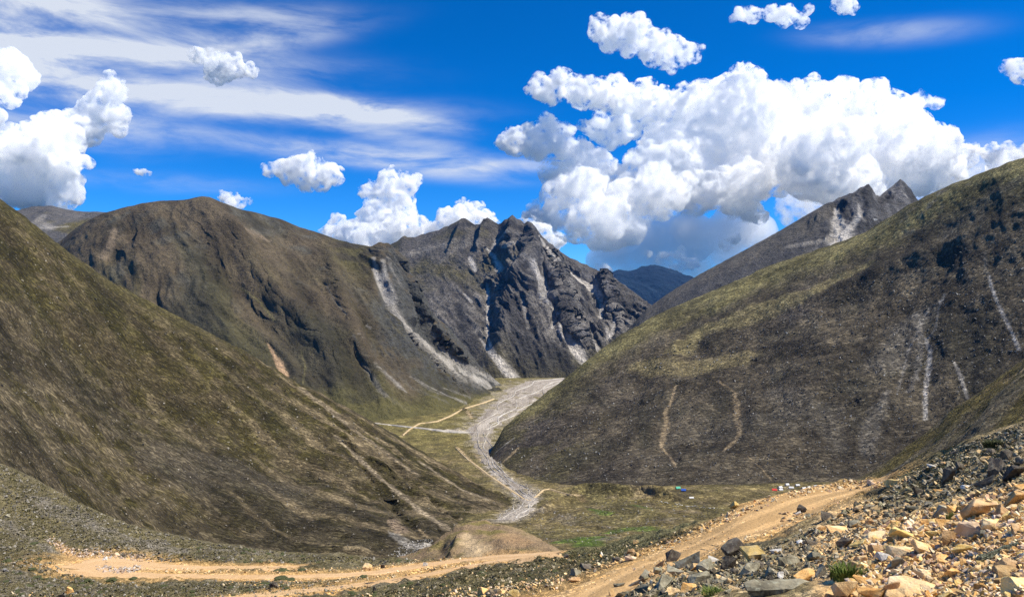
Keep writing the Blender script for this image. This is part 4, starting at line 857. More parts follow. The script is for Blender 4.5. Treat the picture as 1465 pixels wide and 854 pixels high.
cloud('white cloud scrap touching the top edge of the picture', CD - 2500, [(1210, 8, 11), (1199, 6, 9), (1220, 15, 7), (1205, 18, 6)], 21, CMS)
cloud('white cloud cut by the right edge of the picture, high up', CD - 2500, [(1440, 98, 11), (1452, 110, 14), (1466, 124, 14), (1444, 92, 7), (1480, 110, 18)], 22, CMS)
cloud('small puffy white cloud right of the cumulus top', CD - 2000, [(1298, 150, 9), (1315, 143, 10), (1334, 151, 8), (1290, 158, 6), (1312, 155, 8), (1294, 167, 5)], 23, CMS)
cloud('flat white cloud above the right-hand crest', CD - 1500, [(1390, 214, 7), (1412, 220, 10), (1436, 220, 12), (1460, 222, 12), (1484, 222, 14), (1425, 230, 8), (1380, 212, 5)], 24, CMS)
cloud('low white cloud just above the far blue range', CD - 2800, [(926, 365, 5), (944, 370, 8), (965, 368, 9), (985, 378, 9), (974, 360, 6), (950, 380, 8), (972, 382, 8), (995, 378, 5)], 25, CMS)
cloud('scrap of white cloud touching the craggy mountain\'s right shoulder', CD - 2800, [(862, 384, 6), (868, 388, 5), (855, 382, 4)], 26, CMS)
cloud('smooth blue-grey rain cloud in the shade under the cumulus tower', CD + 300, [(880, 350, 30), (930, 345, 34), (985, 340, 36), (1040, 335, 32), (862, 372, 20), (905, 380, 22), (950, 384, 24), (1000, 378, 24), (1040, 362, 22), (1085, 330, 26), (870, 392, 18), (930, 396, 16)], 27, CMR, kids=(6, 4), flat=406, lean=-0.6, depth=0.3, rag=0.2)
cloud('smooth pale veil of cloud trailing right from the cumulus tower', CD + 1500, [(1180, 285, 34), (1240, 280, 34), (1300, 275, 32), (1350, 265, 24), (1385, 255, 16), (1130, 300, 30), (1265, 250, 36), (1330, 245, 28)], 28, CMT, kids=(8, 5))
print('clouds', round(time.time() - T0, 1), sum(len(o.data.polygons) for o in COL.objects if o.name.startswith('cloud')))
# ------------------------------------------------------------------ draped sheets: river bed, water, roads
def cam_lift(P, k): return P + np.array([0, 0, 1.0]) * (P[:, 1:2] * k)
def flow_material(name, c1, c2, size, across=0.25, bump=0.5, rough=0.85, ruts=None):
    m, nt, b = new_mat(name)
    uv = nd(nt, 'ShaderNodeAttribute', attribute_name='flow')
    mp = nd(nt, 'ShaderNodeMapping'); mp.inputs['Scale'].default_value = (1.0, across, 1)
    lk(nt, uv.outputs['Vector'], mp.inputs['Vector'])
    n1 = nd(nt, 'ShaderNodeTexNoise', i_Scale=1 / size, i_Detail=7.0, i_Roughness=0.68, i_Distortion=1.4); lk(nt, mp.outputs[0], n1.inputs['Vector'])
    n2 = nd(nt, 'ShaderNodeTexNoise', i_Scale=7 / size, i_Detail=4.0, i_Roughness=0.7); lk(nt, uv.outputs['Vector'], n2.inputs['Vector'])
    mx = nd(nt, 'ShaderNodeMix', data_type='RGBA'); mx.inputs[6].default_value = (*c1, 1); mx.inputs[7].default_value = (*c2, 1)
    r = nd(nt, 'ShaderNodeMapRange'); r.inputs[1].default_value = 0.36; r.inputs[2].default_value = 0.62
    lk(nt, mathn(nt, 'ADD', mathn(nt, 'MULTIPLY', n1.outputs['Fac'], 0.7), mathn(nt, 'MULTIPLY', n2.outputs['Fac'], 0.3)), r.inputs[0])
    lk(nt, r.outputs[0], mx.inputs[0]); col = mx.outputs[2]
    if ruts:                                        # two worn wheel lines, stonier strip between and at the edges
        sx = nd(nt, 'ShaderNodeSeparateXYZ'); lk(nt, uv.outputs['Vector'], sx.inputs[0])
        wob = mathn(nt, 'MULTIPLY', mathn(nt, 'SUBTRACT', n1.outputs['Fac'], 0.5), 0.9)
        dx = mathn(nt, 'ABSOLUTE', mathn(nt, 'SUBTRACT', mathn(nt, 'ABSOLUTE', mathn(nt, 'ADD', sx.outputs[0], wob)), ruts))
        k = nd(nt, 'ShaderNodeMapRange'); k.interpolation_type = 'SMOOTHSTEP'; k.inputs[1].default_value = 0.15; k.inputs[2].default_value = 0.5; k.inputs[3].default_value = 1.12; k.inputs[4].default_value = 0.80; lk(nt, dx, k.inputs[0])
        n3 = nd(nt, 'ShaderNodeTexNoise', i_Scale=6.0, i_Detail=6.0, i_Roughness=0.75); lk(nt, uv.outputs['Vector'], n3.inputs['Vector'])
        k2 = mathn(nt, 'MULTIPLY', k.outputs[0], mathn(nt, 'ADD', mathn(nt, 'MULTIPLY', n3.outputs['Fac'], 0.7), 0.65))
        sc_ = nd(nt, 'ShaderNodeVectorMath', operation='SCALE'); lk(nt, col, sc_.inputs[0]); lk(nt, k2, sc_.inputs['Scale']); col = sc_.outputs[0]
    lk(nt, col, b.inputs['Base Color'])
    b.inputs['Roughness'].default_value = rough
    bp = nd(nt, 'ShaderNodeBump', i_Strength=0.7, i_Distance=size * bump); lk(nt, n2.outputs['Fac'], bp.inputs['Height']); lk(nt, bp.outputs[0], b.inputs['Normal'])
    return m
def drape(name, line, piece, mat, cols=8, step=3, edge=0.25, seed=1, lift=0.0012, metric=False, kind='structure', sink_edge=0.0016, level=False):
    """a sheet laid on the ground along a line; widths in picture px at that place, or metres"""
    pc = PIECES[piece]; L = [np.array(q, float) for q in line]; seq = []
    for a, b in zip(L[:-1], L[1:]):
        n = max(1, int(np.hypot(*(b - a)[:2]) / step)); seq += [a + (b - a) * k / n for k in range(n)]
    seq.append(L[-1]); seq = np.array(seq)
    C3, W = [], []
    for x, y, w in seq:
        h = hit(x, y, [piece])
        if h: C3.append(np.array(h[0])); W.append(w if metric else w * h[0].y / F0)
    C3 = np.array(C3); W = np.array(W)
    T = np.gradient(C3[:, :2], axis=0); k = np.hanning(9); k /= k.sum()
    if len(T) > 12: T = np.stack([np.convolve(np.pad(T[:, i], 4, 'edge'), k, 'valid') for i in (0, 1)], 1)
    T /= np.linalg.norm(T, axis=1, keepdims=True) + 1e-9; Nn = np.stack([-T[:, 1], T[:, 0]], 1)
    if not metric: Nn = np.where(np.abs(Nn[:, :1]) < 0.35, Nn, Nn)
    dist = np.concatenate([[0], np.cumsum(np.linalg.norm(np.diff(C3[:, :2], axis=0), axis=1))])
    V, FL = [], []; w0 = W.mean() * 2; ZZ = []
    for j in range(cols + 1):
        s_ = j / cols * 2 - 1
        jag = 1 + (edge * fbm(dist / w0 * 2.5, np.full(len(dist), s_ * 3.0), None, 4, seed + (1 if s_ > 0 else 2)) if abs(s_) == 1 else 0 * dist)
        xy = C3[:, :2] + Nn * (W * s_ * jag)[:, None]
        zz = []
        for (x, y), c in zip(xy, C3):
            r = pc.bvh.ray_cast(Vector((x, y, c[2] + 60)), Vector((0, 0, -1)))
            zz.append(r[0].z if r[0] is not None else c[2])
        ZZ.append(zz)
        zz = np.array(zz) + lift * C3[:, 1] * (1 - s_ ** 4) - sink_edge * C3[:, 1] * s_ ** 6
        V.append(np.stack([xy[:, 0], xy[:, 1], zz], 1)); FL.append(np.stack([W * s_, dist, 0 * dist], 1))
    if level:                                     # the gravel lies level; humps of the ground stand out of it as islands
        Z = np.array(ZZ).T; sx = np.linspace(-1, 1, cols + 1)
        fit = np.array([np.polyval(np.polyfit(sx, q, 1), sx) for q in Z]); kk = np.hanning(11)[1:-1]; kk /= kk.sum()
        fit = np.stack([np.convolve(np.pad(fit[:, i], 4, 'edge'), kk, 'valid') for i in range(cols + 1)], 1)
        for j in range(cols + 1): V[j][:, 2] = fit[:, j] + lift * C3[:, 1] - sink_edge * C3[:, 1] * abs(sx[j]) ** 6
    V = np.array(V).transpose(1, 0, 2); FL = np.array(FL).transpose(1, 0, 2)
    me, q = make_grid_mesh(name, V.reshape(-1, 3), len(seq) if len(seq) == len(C3) else len(C3), cols + 1, None, mat)
    a = me.attributes.new('flow', 'FLOAT_VECTOR', 'POINT'); a.data.foreach_set('vector', FL.reshape(-1, 3).astype(np.float32).ravel())
    o = bpy.data.objects.new(name, me); COL.objects.link(o); o['kind'] = kind
    return o
gm = flow_material('river_gravel', (0.64, 0.57, 0.48), (0.22, 0.18, 0.14), 24, 0.10)
drape('riverbed', RIVER, 'valley_floor', gm, 18, 2, 0.7, 3, 0.0003, sink_edge=0.0012, level=True)
gm2 = flow_material('pale_side_gravel', (0.66, 0.61, 0.54), (0.36, 0.31, 0.25), 14, 0.12)
drape('riverbed', TRIB, 'valley_floor', gm2, 4, 3, 0.6, 4, 0.0004, sink_edge=0.001)
wm_ = flow_material('grey_meltwater', (0.56, 0.53, 0.48), (0.34, 0.31, 0.27), 14, 0.3, 0.05, 0.5)
def wander(L, amp, seed):
    r = np.random.default_rng(seed); out = []
    a = np.array(L, float); n = len(a) * 5
    for t in np.linspace(0, len(a) - 1, n):
        q = [np.interp(t, np.arange(len(a)), a[:, c]) for c in range(3)]
        out.append((q[0] + amp * q[2] * noise(np.array([t * 0.8 + seed * 5]), np.array([seed * 3.1]))[0] * 2.6, q[1], 1))
    return out
for i, (k, w) in enumerate([(0.4, 1.5), (-0.4, 1.0), (0.78, 0.7)]):
    L = wander([(x + k * w_ * 0.8, y, w_) for x, y, w_ in RIVER], 0.22, i + 1)
    drape('river', [(x, y, w * (0.25 + 1.6 * abs(noise(np.array([y * 0.11]), np.array([i * 5.0]))[0]))) for x, y, _ in L if y < 742], 'valley_floor', wm_, 3, 2, 0.5, 10 + i, 0.0010, sink_edge=0)
drape('river', [(555, 608, 0.8), (600, 613, 1.0), (650, 619, 1.3), (685, 619, 1.6)], 'valley_floor', wm_, 3, 2, 0.4, 19, 0.0010, sink_edge=0)
rm = flow_material('dirt_of_the_road', (0.63, 0.41, 0.19), (0.48, 0.30, 0.13), 1.6, 0.22, 0.12, 0.9, 0.85)
rm2 = flow_material('pale_dirt_of_the_lower_road', (0.66, 0.45, 0.25), (0.50, 0.31, 0.14), 2.2, 0.2, 0.1)
drape('dirt_road', UP_ROAD, 'stony_hillside', rm, 12, 3, 0.22, 21, 0.0006, True)
for i, L in enumerate((LOW_A, LOW_B, LOW_C)):
    drape('dirt_road', L, 'stony_hillside', rm2, 8, 3, 0.32, 22 + i, (0.0004, 0.0006, 0.0008)[i], True)

tm_ = flow_material('pale_track_dirt', (0.56, 0.44, 0.27), (0.42, 0.31, 0.17), 5, 0.25, 0.1)
for i, L in enumerate([[(706, 571, 2.4), (690, 577, 1.7), (662, 585, 1.6), (645, 595, 2), (625, 603, 2), (600, 606, 1.8), (585, 615, 1.3), (576, 623, 1.1)],
                       [(652, 641, 0.7), (660, 649, 1.1), (671, 659, 1.5), (684, 668, 2.0), (698, 679, 2.2), (714, 690, 2.4), (732, 702, 2.6), (748, 713, 2.6), (757, 717, 2.4), (768, 709, 2.0), (777, 701, 2.0), (786, 699.3, 1.8), (795, 702, 1.6), (812, 707, 1.2), (834, 709, 0.9)]]):
    drape('dirt_track', L, 'valley_floor', tm_, 4, 2, 0.4, 40 + i, 0.0009, sink_edge=0.0006)
# ------------------------------------------------------------------ stones
def rock_material(name, c1, c2, c3, lichen=0.0, rough_scale=1.0):
    m, nt, b = new_mat(name)
    geo = nd(nt, 'ShaderNodeTexCoord'); oi = nd(nt, 'ShaderNodeObjectInfo')
    off = nd(nt, 'ShaderNodeVectorMath', operation='ADD'); lk(nt, geo.outputs['Object'], off.inputs[0])
    sc = nd(nt, 'ShaderNodeVectorMath', operation='SCALE'); cmb = nd(nt, 'ShaderNodeCombineXYZ', i_X=13.0, i_Y=7.0, i_Z=29.0); lk(nt, cmb.outputs[0], sc.inputs[0]); lk(nt, oi.outputs['Random'], sc.inputs['Scale']); lk(nt, sc.outputs[0], off.inputs[1])
    co = off.outputs[0]
    n1 = nd(nt, 'ShaderNodeTexNoise', i_Scale=1.6 * rough_scale, i_Detail=8.0, i_Roughness=0.68); lk(nt, co, n1.inputs['Vector'])
    n2 = nd(nt, 'ShaderNodeTexNoise', i_Scale=8.0 * rough_scale, i_Detail=5.0, i_Roughness=0.7); lk(nt, co, n2.inputs['Vector'])
    cr = nd(nt, 'ShaderNodeValToRGB'); e = cr.color_ramp.elements
    e[0].position = 0.33; e[0].color = (*c2, 1); e[1].position = 0.66; e[1].color = (*c3, 1); k = e.new(0.48); k.color = (*c1, 1)
    lk(nt, n1.outputs['Fac'], cr.inputs[0])
    col = cr.outputs[0]
    if lichen:
        l = nd(nt, 'ShaderNodeMapRange'); l.inputs[1].default_value = 0.52; l.inputs[2].default_value = 0.62; l.inputs[4].default_value = lichen; lk(nt, n2.outputs['Fac'], l.inputs[0])
        mx = nd(nt, 'ShaderNodeMix', data_type='RGBA'); mx.inputs[7].default_value = (0.36, 0.36, 0.27, 1); lk(nt, l.outputs[0], mx.inputs[0]); lk(nt, col, mx.inputs[6]); col = mx.outputs[2]
    hv = nd(nt, 'ShaderNodeHueSaturation'); rr = nd(nt, 'ShaderNodeMapRange'); rr.inputs[3].default_value = 0.72; rr.inputs[4].default_value = 1.28; lk(nt, oi.outputs['Random'], rr.inputs[0]); lk(nt, rr.outputs[0], hv.inputs['Value']); lk(nt, col, hv.inputs['Color'])
    lk(nt, hv.outputs[0], b.inputs['Base Color'])
    bp = nd(nt, 'ShaderNodeBump', i_Strength=0.7, i_Distance=0.10); hh = mathn(nt, 'ADD', n1.outputs['Fac'], mathn(nt, 'MULTIPLY', n2.outputs['Fac'], 0.35)); lk(nt, hh, bp.inputs['Height']); lk(nt, bp.outputs[0], b.inputs['Normal'])
    return m
RM = {
 'grey': rock_material('grey_lichen_rock', (0.24, 0.215, 0.15), (0.095, 0.085, 0.06), (0.42, 0.38, 0.275), 0.6),
 'dark': rock_material('dark_weathered_rock', (0.10, 0.082, 0.066), (0.05, 0.042, 0.034), (0.20, 0.17, 0.13), 0.3),
 'brown': rock_material('brown_rock', (0.46, 0.275, 0.125), (0.28, 0.16, 0.075), (0.60, 0.42, 0.235), 0.05),
 'tan': rock_material('tan_rock', (0.68, 0.47, 0.23), (0.48, 0.30, 0.13), (0.76, 0.60, 0.37), 0.0),
 'orange': rock_material('orange_rock', (0.68, 0.38, 0.125), (0.50, 0.25, 0.08), (0.74, 0.51, 0.25), 0.0),
 'yellow': rock_material('yellow_rock', (0.72, 0.52, 0.20), (0.55, 0.35, 0.10), (0.76, 0.62, 0.35), 0.0),
 'pink': rock_material('pale_pinkish_rock', (0.68, 0.49, 0.32), (0.52, 0.34, 0.20), (0.76, 0.60, 0.43), 0.0),
 'white': rock_material('white_quartz_rock', (0.64, 0.60, 0.53), (0.46, 0.41, 0.34), (0.74, 0.72, 0.68), 0.0),
}
def hull(pts, cuts=0, amp=0.0, seed=0, bev=0.03):
    bm = bmesh.new()
    for q in pts: bm.verts.new(q)
    r = bmesh.ops.convex_hull(bm, input=bm.verts[:])
    bmesh.ops.delete(bm, geom=list({g for g in r['geom_interior'] + r['geom_unused'] if isinstance(g, bmesh.types.BMVert)}), context='VERTS')
    bmesh.ops.dissolve_limit(bm, angle_limit=0.12, verts=bm.verts[:], edges=bm.edges[:])
    if bev: bmesh.ops.bevel(bm, geom=bm.edges[:], offset=bev, segments=1, affect='EDGES', clamp_overlap=True)
    bmesh.ops.triangulate(bm, faces=bm.faces[:])
    if cuts:
        bmesh.ops.subdivide_edges(bm, edges=[e for e in bm.edges if e.calc_length() > 0.16], cuts=cuts, use_grid_fill=True)
        bmesh.ops.triangulate(bm, faces=bm.faces[:])
        co = np.array([v.co[:] for v in bm.verts])
        n = fbm(co[:, 0] * 2.2, co[:, 1] * 2.2, co[:, 2] * 2.2, 4, seed) * amp + (np.abs(noise(co[:, 0] * 3.7, co[:, 1] * 3.7, co[:, 2] * 5.7, seed + 8)) - 0.3) * amp * 0.8
        bm.normal_update()
        for v, k in zip(bm.verts, n): v.co += v.normal * k
    return bm
def rock_points(r, n, boxy, ax):
    d = r.normal(size=(n, 3)); d /= np.linalg.norm(d, axis=1, keepdims=True)
    p_ = boxy; d = d / (np.sum(np.abs(d) ** p_, axis=1) ** (1 / p_))[:, None]
    d *= r.uniform(0.78, 1.0, n)[:, None]
    return d * np.array(ax) * 0.5
ROCKS = []
for i in range(18):
    r = np.random.default_rng(100 + i)
    ax = (1.0, r.uniform(0.6, 0.95), r.uniform(0.45, 0.85))
    bm = hull(rock_points(r, int(r.integers(8, 15)), r.choice([2.4, 4.0, 7.0]), ax), 2, 0.04, i, 0.012)
    me = bpy.data.meshes.new('rock'); bm.to_mesh(me); bm.free()
    me.materials.append(RM['grey']); ROCKS.append(me)
SLABS = []
for i in range(6):
    r = np.random.default_rng(200 + i)
    bm = hull(rock_points(r, 13, 6.0, (1.0, r.uniform(0.55, 0.9), r.uniform(0.22, 0.34))), 2, 0.035, i + 40, 0.015)
    me = bpy.data.meshes.new('slab'); bm.to_mesh(me); bm.free(); me.materials.append(RM['grey']); SLABS.append(me)
n_rock = 0
def put_rock(px, py, wpx, kind, label=None, mesh=None, hr=None, name='boulder', group=None, yaw=None, tilt=0.25, sink=0.28, rs=None, cat='boulder'):
    """a stone standing on the hillside where the line of sight meets it; wpx = width in picture px"""
    global n_rock
    h = hit(px, py + wpx * 0.22 * (hr or 0.6), ['stony_hillside', 'near_right_shoulder'])
    if h is None: return None
    r = np.random.default_rng(int(px * 7 + py * 131) if rs is None else rs)
    w = wpx * h[0].y / F0
    me = mesh if mesh is not None else ROCKS[int(r.integers(len(ROCKS)))]
    o = bpy.data.objects.new(name, me); COL.objects.link(o)
    o.material_slots[0].link = 'OBJECT'; o.material_slots[0].material = RM[kind]
    zdim = (max(v.co.z for v in me.vertices) - min(v.co.z for v in me.vertices))
    sz = w * (hr / zdim if hr else r.uniform(0.85, 1.15))
    o.scale = (w * 1.06, w * r.uniform(0.85, 1.1), sz)
    hz = zdim * sz
    o.rotation_euler = (r.normal() * tilt, r.normal() * tilt, r.uniform(-0.5, 0.5) + (r.integers(2) * math.pi) if yaw is None else yaw)
    o.location = h[0] + Vector((0, 0, hz * (0.5 - sink)))
    if label: o['label'] = label; o['category'] = cat
    if group: o['group'] = group
    n_rock += 1
    return o
HAND = [
 (1050, 785, 38, 'dark', 'big dark layered boulder leaning at the edge of the upper road', 0.85), (1077, 793, 40, 'yellow', 'bright yellow and white rock leaning on the dark layered boulder', 0.62),
 (1197, 756, 34, 'tan', 'large tan block on the far edge of the rubble, beside the upper road', 0.7), (1172, 757, 24, 'tan', 'smaller pale tan rock just left of the large tan block', 0.6), (1183, 738, 22, 'dark', 'dark pointed wedge-shaped rock overlooking the road bend', 0.8),
 (1131, 800, 40, 'grey', 'grey-green peaked boulder with a pale top in the lichen rubble', 0.75), (1164, 800, 26, 'grey', 'grey boulder just right of the peaked grey-green one', 0.6),
 (908, 831, 34, 'dark', 'black boulder at the left end of the rubble, right beside the road', 0.75), (893, 846, 26, 'grey', 'grey lichen-covered boulder below the black roadside boulder', 0.7),
 (985, 843, 26, 'orange', 'rounded orange-red rock at the bottom of the lichen-grey rubble', 0.65),
 (840, 811, 24, 'dark', 'dark-faced boulder on the green verge below the upper road', 0.62), (822, 819, 22, 'grey', 'pale grey boulder beside the dark-faced one on the green verge', 0.65), (823, 829, 16, 'brown', 'flat brown stone just under the pale boulder on the verge', 0.4), (812, 796, 13, 'dark', 'dark stone alone on the green verge near the lower road end', 0.7), (861, 793, 9, 'white', 'white stone half way along the green verge', 0.8), (909, 776, 10, 'tan', 'square tan stone on the upper end of the green verge', 0.8), (882, 799, 14, 'dark', 'dark stone among pale ones on the road verge', 0.5), (903, 799, 20, 'pink', 'pale pinkish flat rock touching the road edge', 0.5), (903, 788, 16, 'brown', 'brown flat stone on the verge above the pinkish one', 0.4),
 (1050, 726, 15, 'yellow', 'yellow block standing on the outer lip of the upper road', 0.85), (1042, 736, 14, 'tan', 'tan stone under the yellow block on the road lip', 0.6), (1140, 735, 12, 'white', 'pale stone on top of the little rubble heap in the road', 0.9), (1147, 731, 13, 'dark', 'dark stone on the little rubble heap in the road', 0.8), (1133, 743, 10, 'tan', 'tan stone at the foot of the little rubble heap in the road', 0.6), (1155, 738, 10, 'grey', 'grey stone at the right end of the little rubble heap in the road', 0.6), (1122, 745, 11, 'brown', 'brown stone at the left end of the little rubble heap in the road', 0.5),
 (1275, 691, 22, 'yellow', 'bright yellow boulder where the road bends out of sight', 0.6), (1246, 692, 22, 'pink', 'pale pink boulder left of the bright yellow one at the road bend', 0.5),
 (1358, 683, 18, 'dark', 'upright dark slab standing on end in the slope', 1.7), (1373, 672, 14, 'dark', 'small dark rock right behind the upright slab', 1.0), (1422, 672, 26, 'dark', 'big dark boulder with a pale top high in the rubble', 1.3), (1408, 690, 30, 'dark', 'broad dark boulder in front of the pale-topped one', 0.8), (1448, 679, 34, 'dark', 'large dark boulder near the right edge with speckled top', 0.85), (1440, 654, 22, 'dark', 'dark brown boulder higher up by the green shrub', 0.9), (1459, 660, 16, 'dark', 'dark block at the right edge, highest of the dark boulders', 0.8),
 (1315, 702, 22, 'dark', 'rounded dark boulder in the middle of the dark rubble', 0.9), (1342, 701, 14, 'orange', 'small flat orange stone lying by the upright slab', 0.5), (1382, 697, 14, 'white', 'slim white stone right of the upright slab', 0.45),
 (1405, 728, 64, 'brown', 'long brown slab with a broken right end, in the upper rubble', 0.42), (1432, 732, 28, 'brown', 'red-brown block at the end of the long brown slab', 0.75), (1452, 716, 34, 'orange', 'orange boulder at the right edge above the long slab', 0.8), (1440, 738, 22, 'yellow', 'yellow-orange rock under the red-brown block', 0.6),
 (1303, 748, 42, 'pink', 'pale pinkish-grey boulder with a ridged top, left of the orange rock', 0.5), (1330, 747, 26, 'orange', 'flat orange rock behind the yellow block', 0.45), (1345, 733, 40, 'grey', 'pale grey angular rock with a deep shadow under it', 0.55), (1310, 727, 28, 'grey', 'grey rock below the rounded dark boulder', 0.5),
 (1390, 763, 48, 'pink', 'big pinkish-white block with a brown broken face', 0.55), (1357, 772, 28, 'brown', 'flat-topped red-brown block beside the pinkish-white one', 0.8), (1337, 764, 24, 'yellow', 'rough yellow block left of the red-brown one', 0.75), (1292, 765, 40, 'yellow', 'long yellowish slab with a jagged top', 0.42), (1254, 768, 40, 'tan', 'tan slab with shadowed cracks left of the yellowish slab', 0.42), (1252, 788, 36, 'brown', 'brown boulder with a tan top below the tan slab', 0.55), (1265, 798, 30, 'white', 'white quartz rock in the middle of the rubble', 0.5),
 (1325, 798, 20, 'brown', 'small brown cube-shaped rock in the orange rubble', 0.8), (1281, 806, 34, 'grey', 'grey and brown angular block right of the green grass clump', 0.8), (1297, 812, 24, 'dark', 'dark brown block leaning on the grey and brown one', 0.8), (1320, 783, 34, 'tan', 'tan tilted rock above the small brown cube', 0.7),
 (1238, 830, 36, 'orange', 'orange rock at the left of the bottom rubble', 0.6), (1252, 848, 52, 'orange', 'biggest orange boulder, cut by the bottom edge', 0.6), (1152, 826, 44, 'orange', 'orange slab lying under the grey rubble left of the grass clump', 0.42), (1172, 819, 34, 'grey', 'smooth grey slab leaning on the orange slab', 0.6),
 (1447, 812, 56, 'brown', 'brown slab with a pale left corner under the mossy rock', 0.4), (1450, 838, 56, 'yellow', 'broad yellow-tan slab near the bottom right corner', 0.55), (1441, 821, 42, 'tan', 'pale tan block with a dark shadow above the yellow-tan slab', 0.5), (1426, 832, 12, 'dark', 'small dark stone left of the yellow-tan slab', 1.0), (1300, 843, 74, 'tan', 'wide flat tan slab with a dark broken front at the bottom', 0.32), (1275, 847, 26, 'brown', 'brown stone tucked left of the wide flat slab', 0.9), (1207, 846, 40, 'tan', 'tan boulder between the flat ledge and the biggest orange boulder', 0.55), (1180, 848, 34, 'tan', 'pale tan rock at the bottom edge right of the flat ledge', 0.6),
 (1380, 785, 40, 'yellow', 'tilted yellow slab below the pinkish-white block', 0.35), (1420, 752, 40, 'tan', 'pale tan slab near the right edge above the mossy rock', 0.4), (1455, 757, 24, 'brown', 'brown rock at the right edge above the mossy rock', 0.8), (1352, 800, 28, 'orange', 'orange-brown rock amid gravel right of the small brown cube', 0.5), (1230, 800, 22, 'tan', 'tan block right of the green grass clump', 0.8), (1310, 775, 22, 'brown', 'purple-brown slab wedged above the tan tilted rock', 0.5),
 (1211, 777, 28, 'dark', 'dark rock beneath the large tan block', 0.6), (1163, 776, 26, 'dark', 'dark angular rock left of the rubble by the tan rocks', 0.6), (1147, 776, 18, 'white', 'small white stone in the dark rubble near the road', 0.4), (1227, 777, 26, 'yellow', 'small yellow rock with a dark side in the middle of the dark rubble', 0.6),
 (690, 846, 26, 'orange', 'orange rock at the bottom edge left of the upper road', 0.55), (712, 846, 26, 'tan', 'rounded tan rock at the bottom edge beside the orange one', 0.6), (735, 850, 20, 'yellow', 'yellow rock at the bottom edge by the road', 0.6), (675, 852, 16, 'tan', 'pale stone at the bottom edge left of the orange rock', 0.6), (762, 838, 16, 'tan', 'tan stone beside the wheel track near the bottom', 0.5),
 (97, 846, 18, 'orange', 'orange rock with a dark side at the bottom left', 0.8), (90, 852, 12, 'dark', 'dark stone under the orange rock at the bottom left', 0.8), (525, 811, 15, 'tan', 'tan boulder standing left of the lower road', 0.7), (548, 810, 10, 'dark', 'dark boulder a little right of the tan one beside the lower road', 0.8), (608, 808, 8, 'white', 'white stone beside the lower road below the knoll', 0.9), (392, 837, 15, 'dark', 'dark red-brown boulder by the lower road', 0.7), (10, 738, 10, 'grey', 'pale grey boulder at the left edge of the stony ground', 0.7), (535, 843, 9, 'dark', 'dark upright stone on the verge of the lower road', 1.4), (10, 815, 10, 'white', 'white stone at the left edge of the grassy ground', 0.7), (178, 795, 9, 'dark', 'dark stone on the upper rim of the hairpin bend', 0.8), (168, 793, 9, 'pink', 'pink stone on the upper rim of the hairpin bend', 0.7), (150, 800, 8, 'white', 'white stone at the back of the hairpin bend', 0.7),
]
for q in HAND:
    x, y, w, kd, lab, hr = q
    me = None
    if hr < 0.46: me = SLABS[int(x * 3 + y) % len(SLABS)]
    put_rock(x, y, w, kd, lab, me, hr, tilt=0.16)
# special stones with a shape of their own
def special(name, pts, loc_px, wpx, kind, label, cuts=3, amp=0.05, seed=1, yaw=0.0, sink=0.3, cat='boulder', bev=0.02, mat=None):
    bm = hull(np.array(pts, float), cuts, amp, seed, bev)
    me = bpy.data.meshes.new(name); bm.to_mesh(me); bm.free(); me.materials.append(mat or RM[kind])
    h = hit(loc_px[0], loc_px[1], ['stony_hillside'])
    w = wpx * h[0].y / F0
    o = bpy.data.objects.new(name, me); COL.objects.link(o)
    o.scale = (w, w, w); o.rotation_euler = (0, 0, yaw)
    z = [v.co.z for v in me.vertices]
    o.location = h[0] + Vector((0, 0, -min(z) * w - (max(z) - min(z)) * w * sink))
    o['label'] = label; o['category'] = cat
    return o
R_ = np.random.default_rng(5)
special('rock_ledge', [(-.5, -.10, .02), (-.47, .1, .04), (.5, -.08, .015), (.48, .12, .03), (-.3, -.14, .045), (.2, -.13, .05), (.35, .1, .045), (-.44, -.06, -.08), (.38, -.05, -.08), (-.1, -.12, -.09), (.2, .1, -.1), (-.3, .12, -.1), (0, .16, .05), (-.15, -.15, .05)], (1118, 846), 112, 'grey', 'long flat grey ledge with a dark underside at the bottom edge', 6, 0.045, 3, 0.05, 0.34, 'rock ledge')
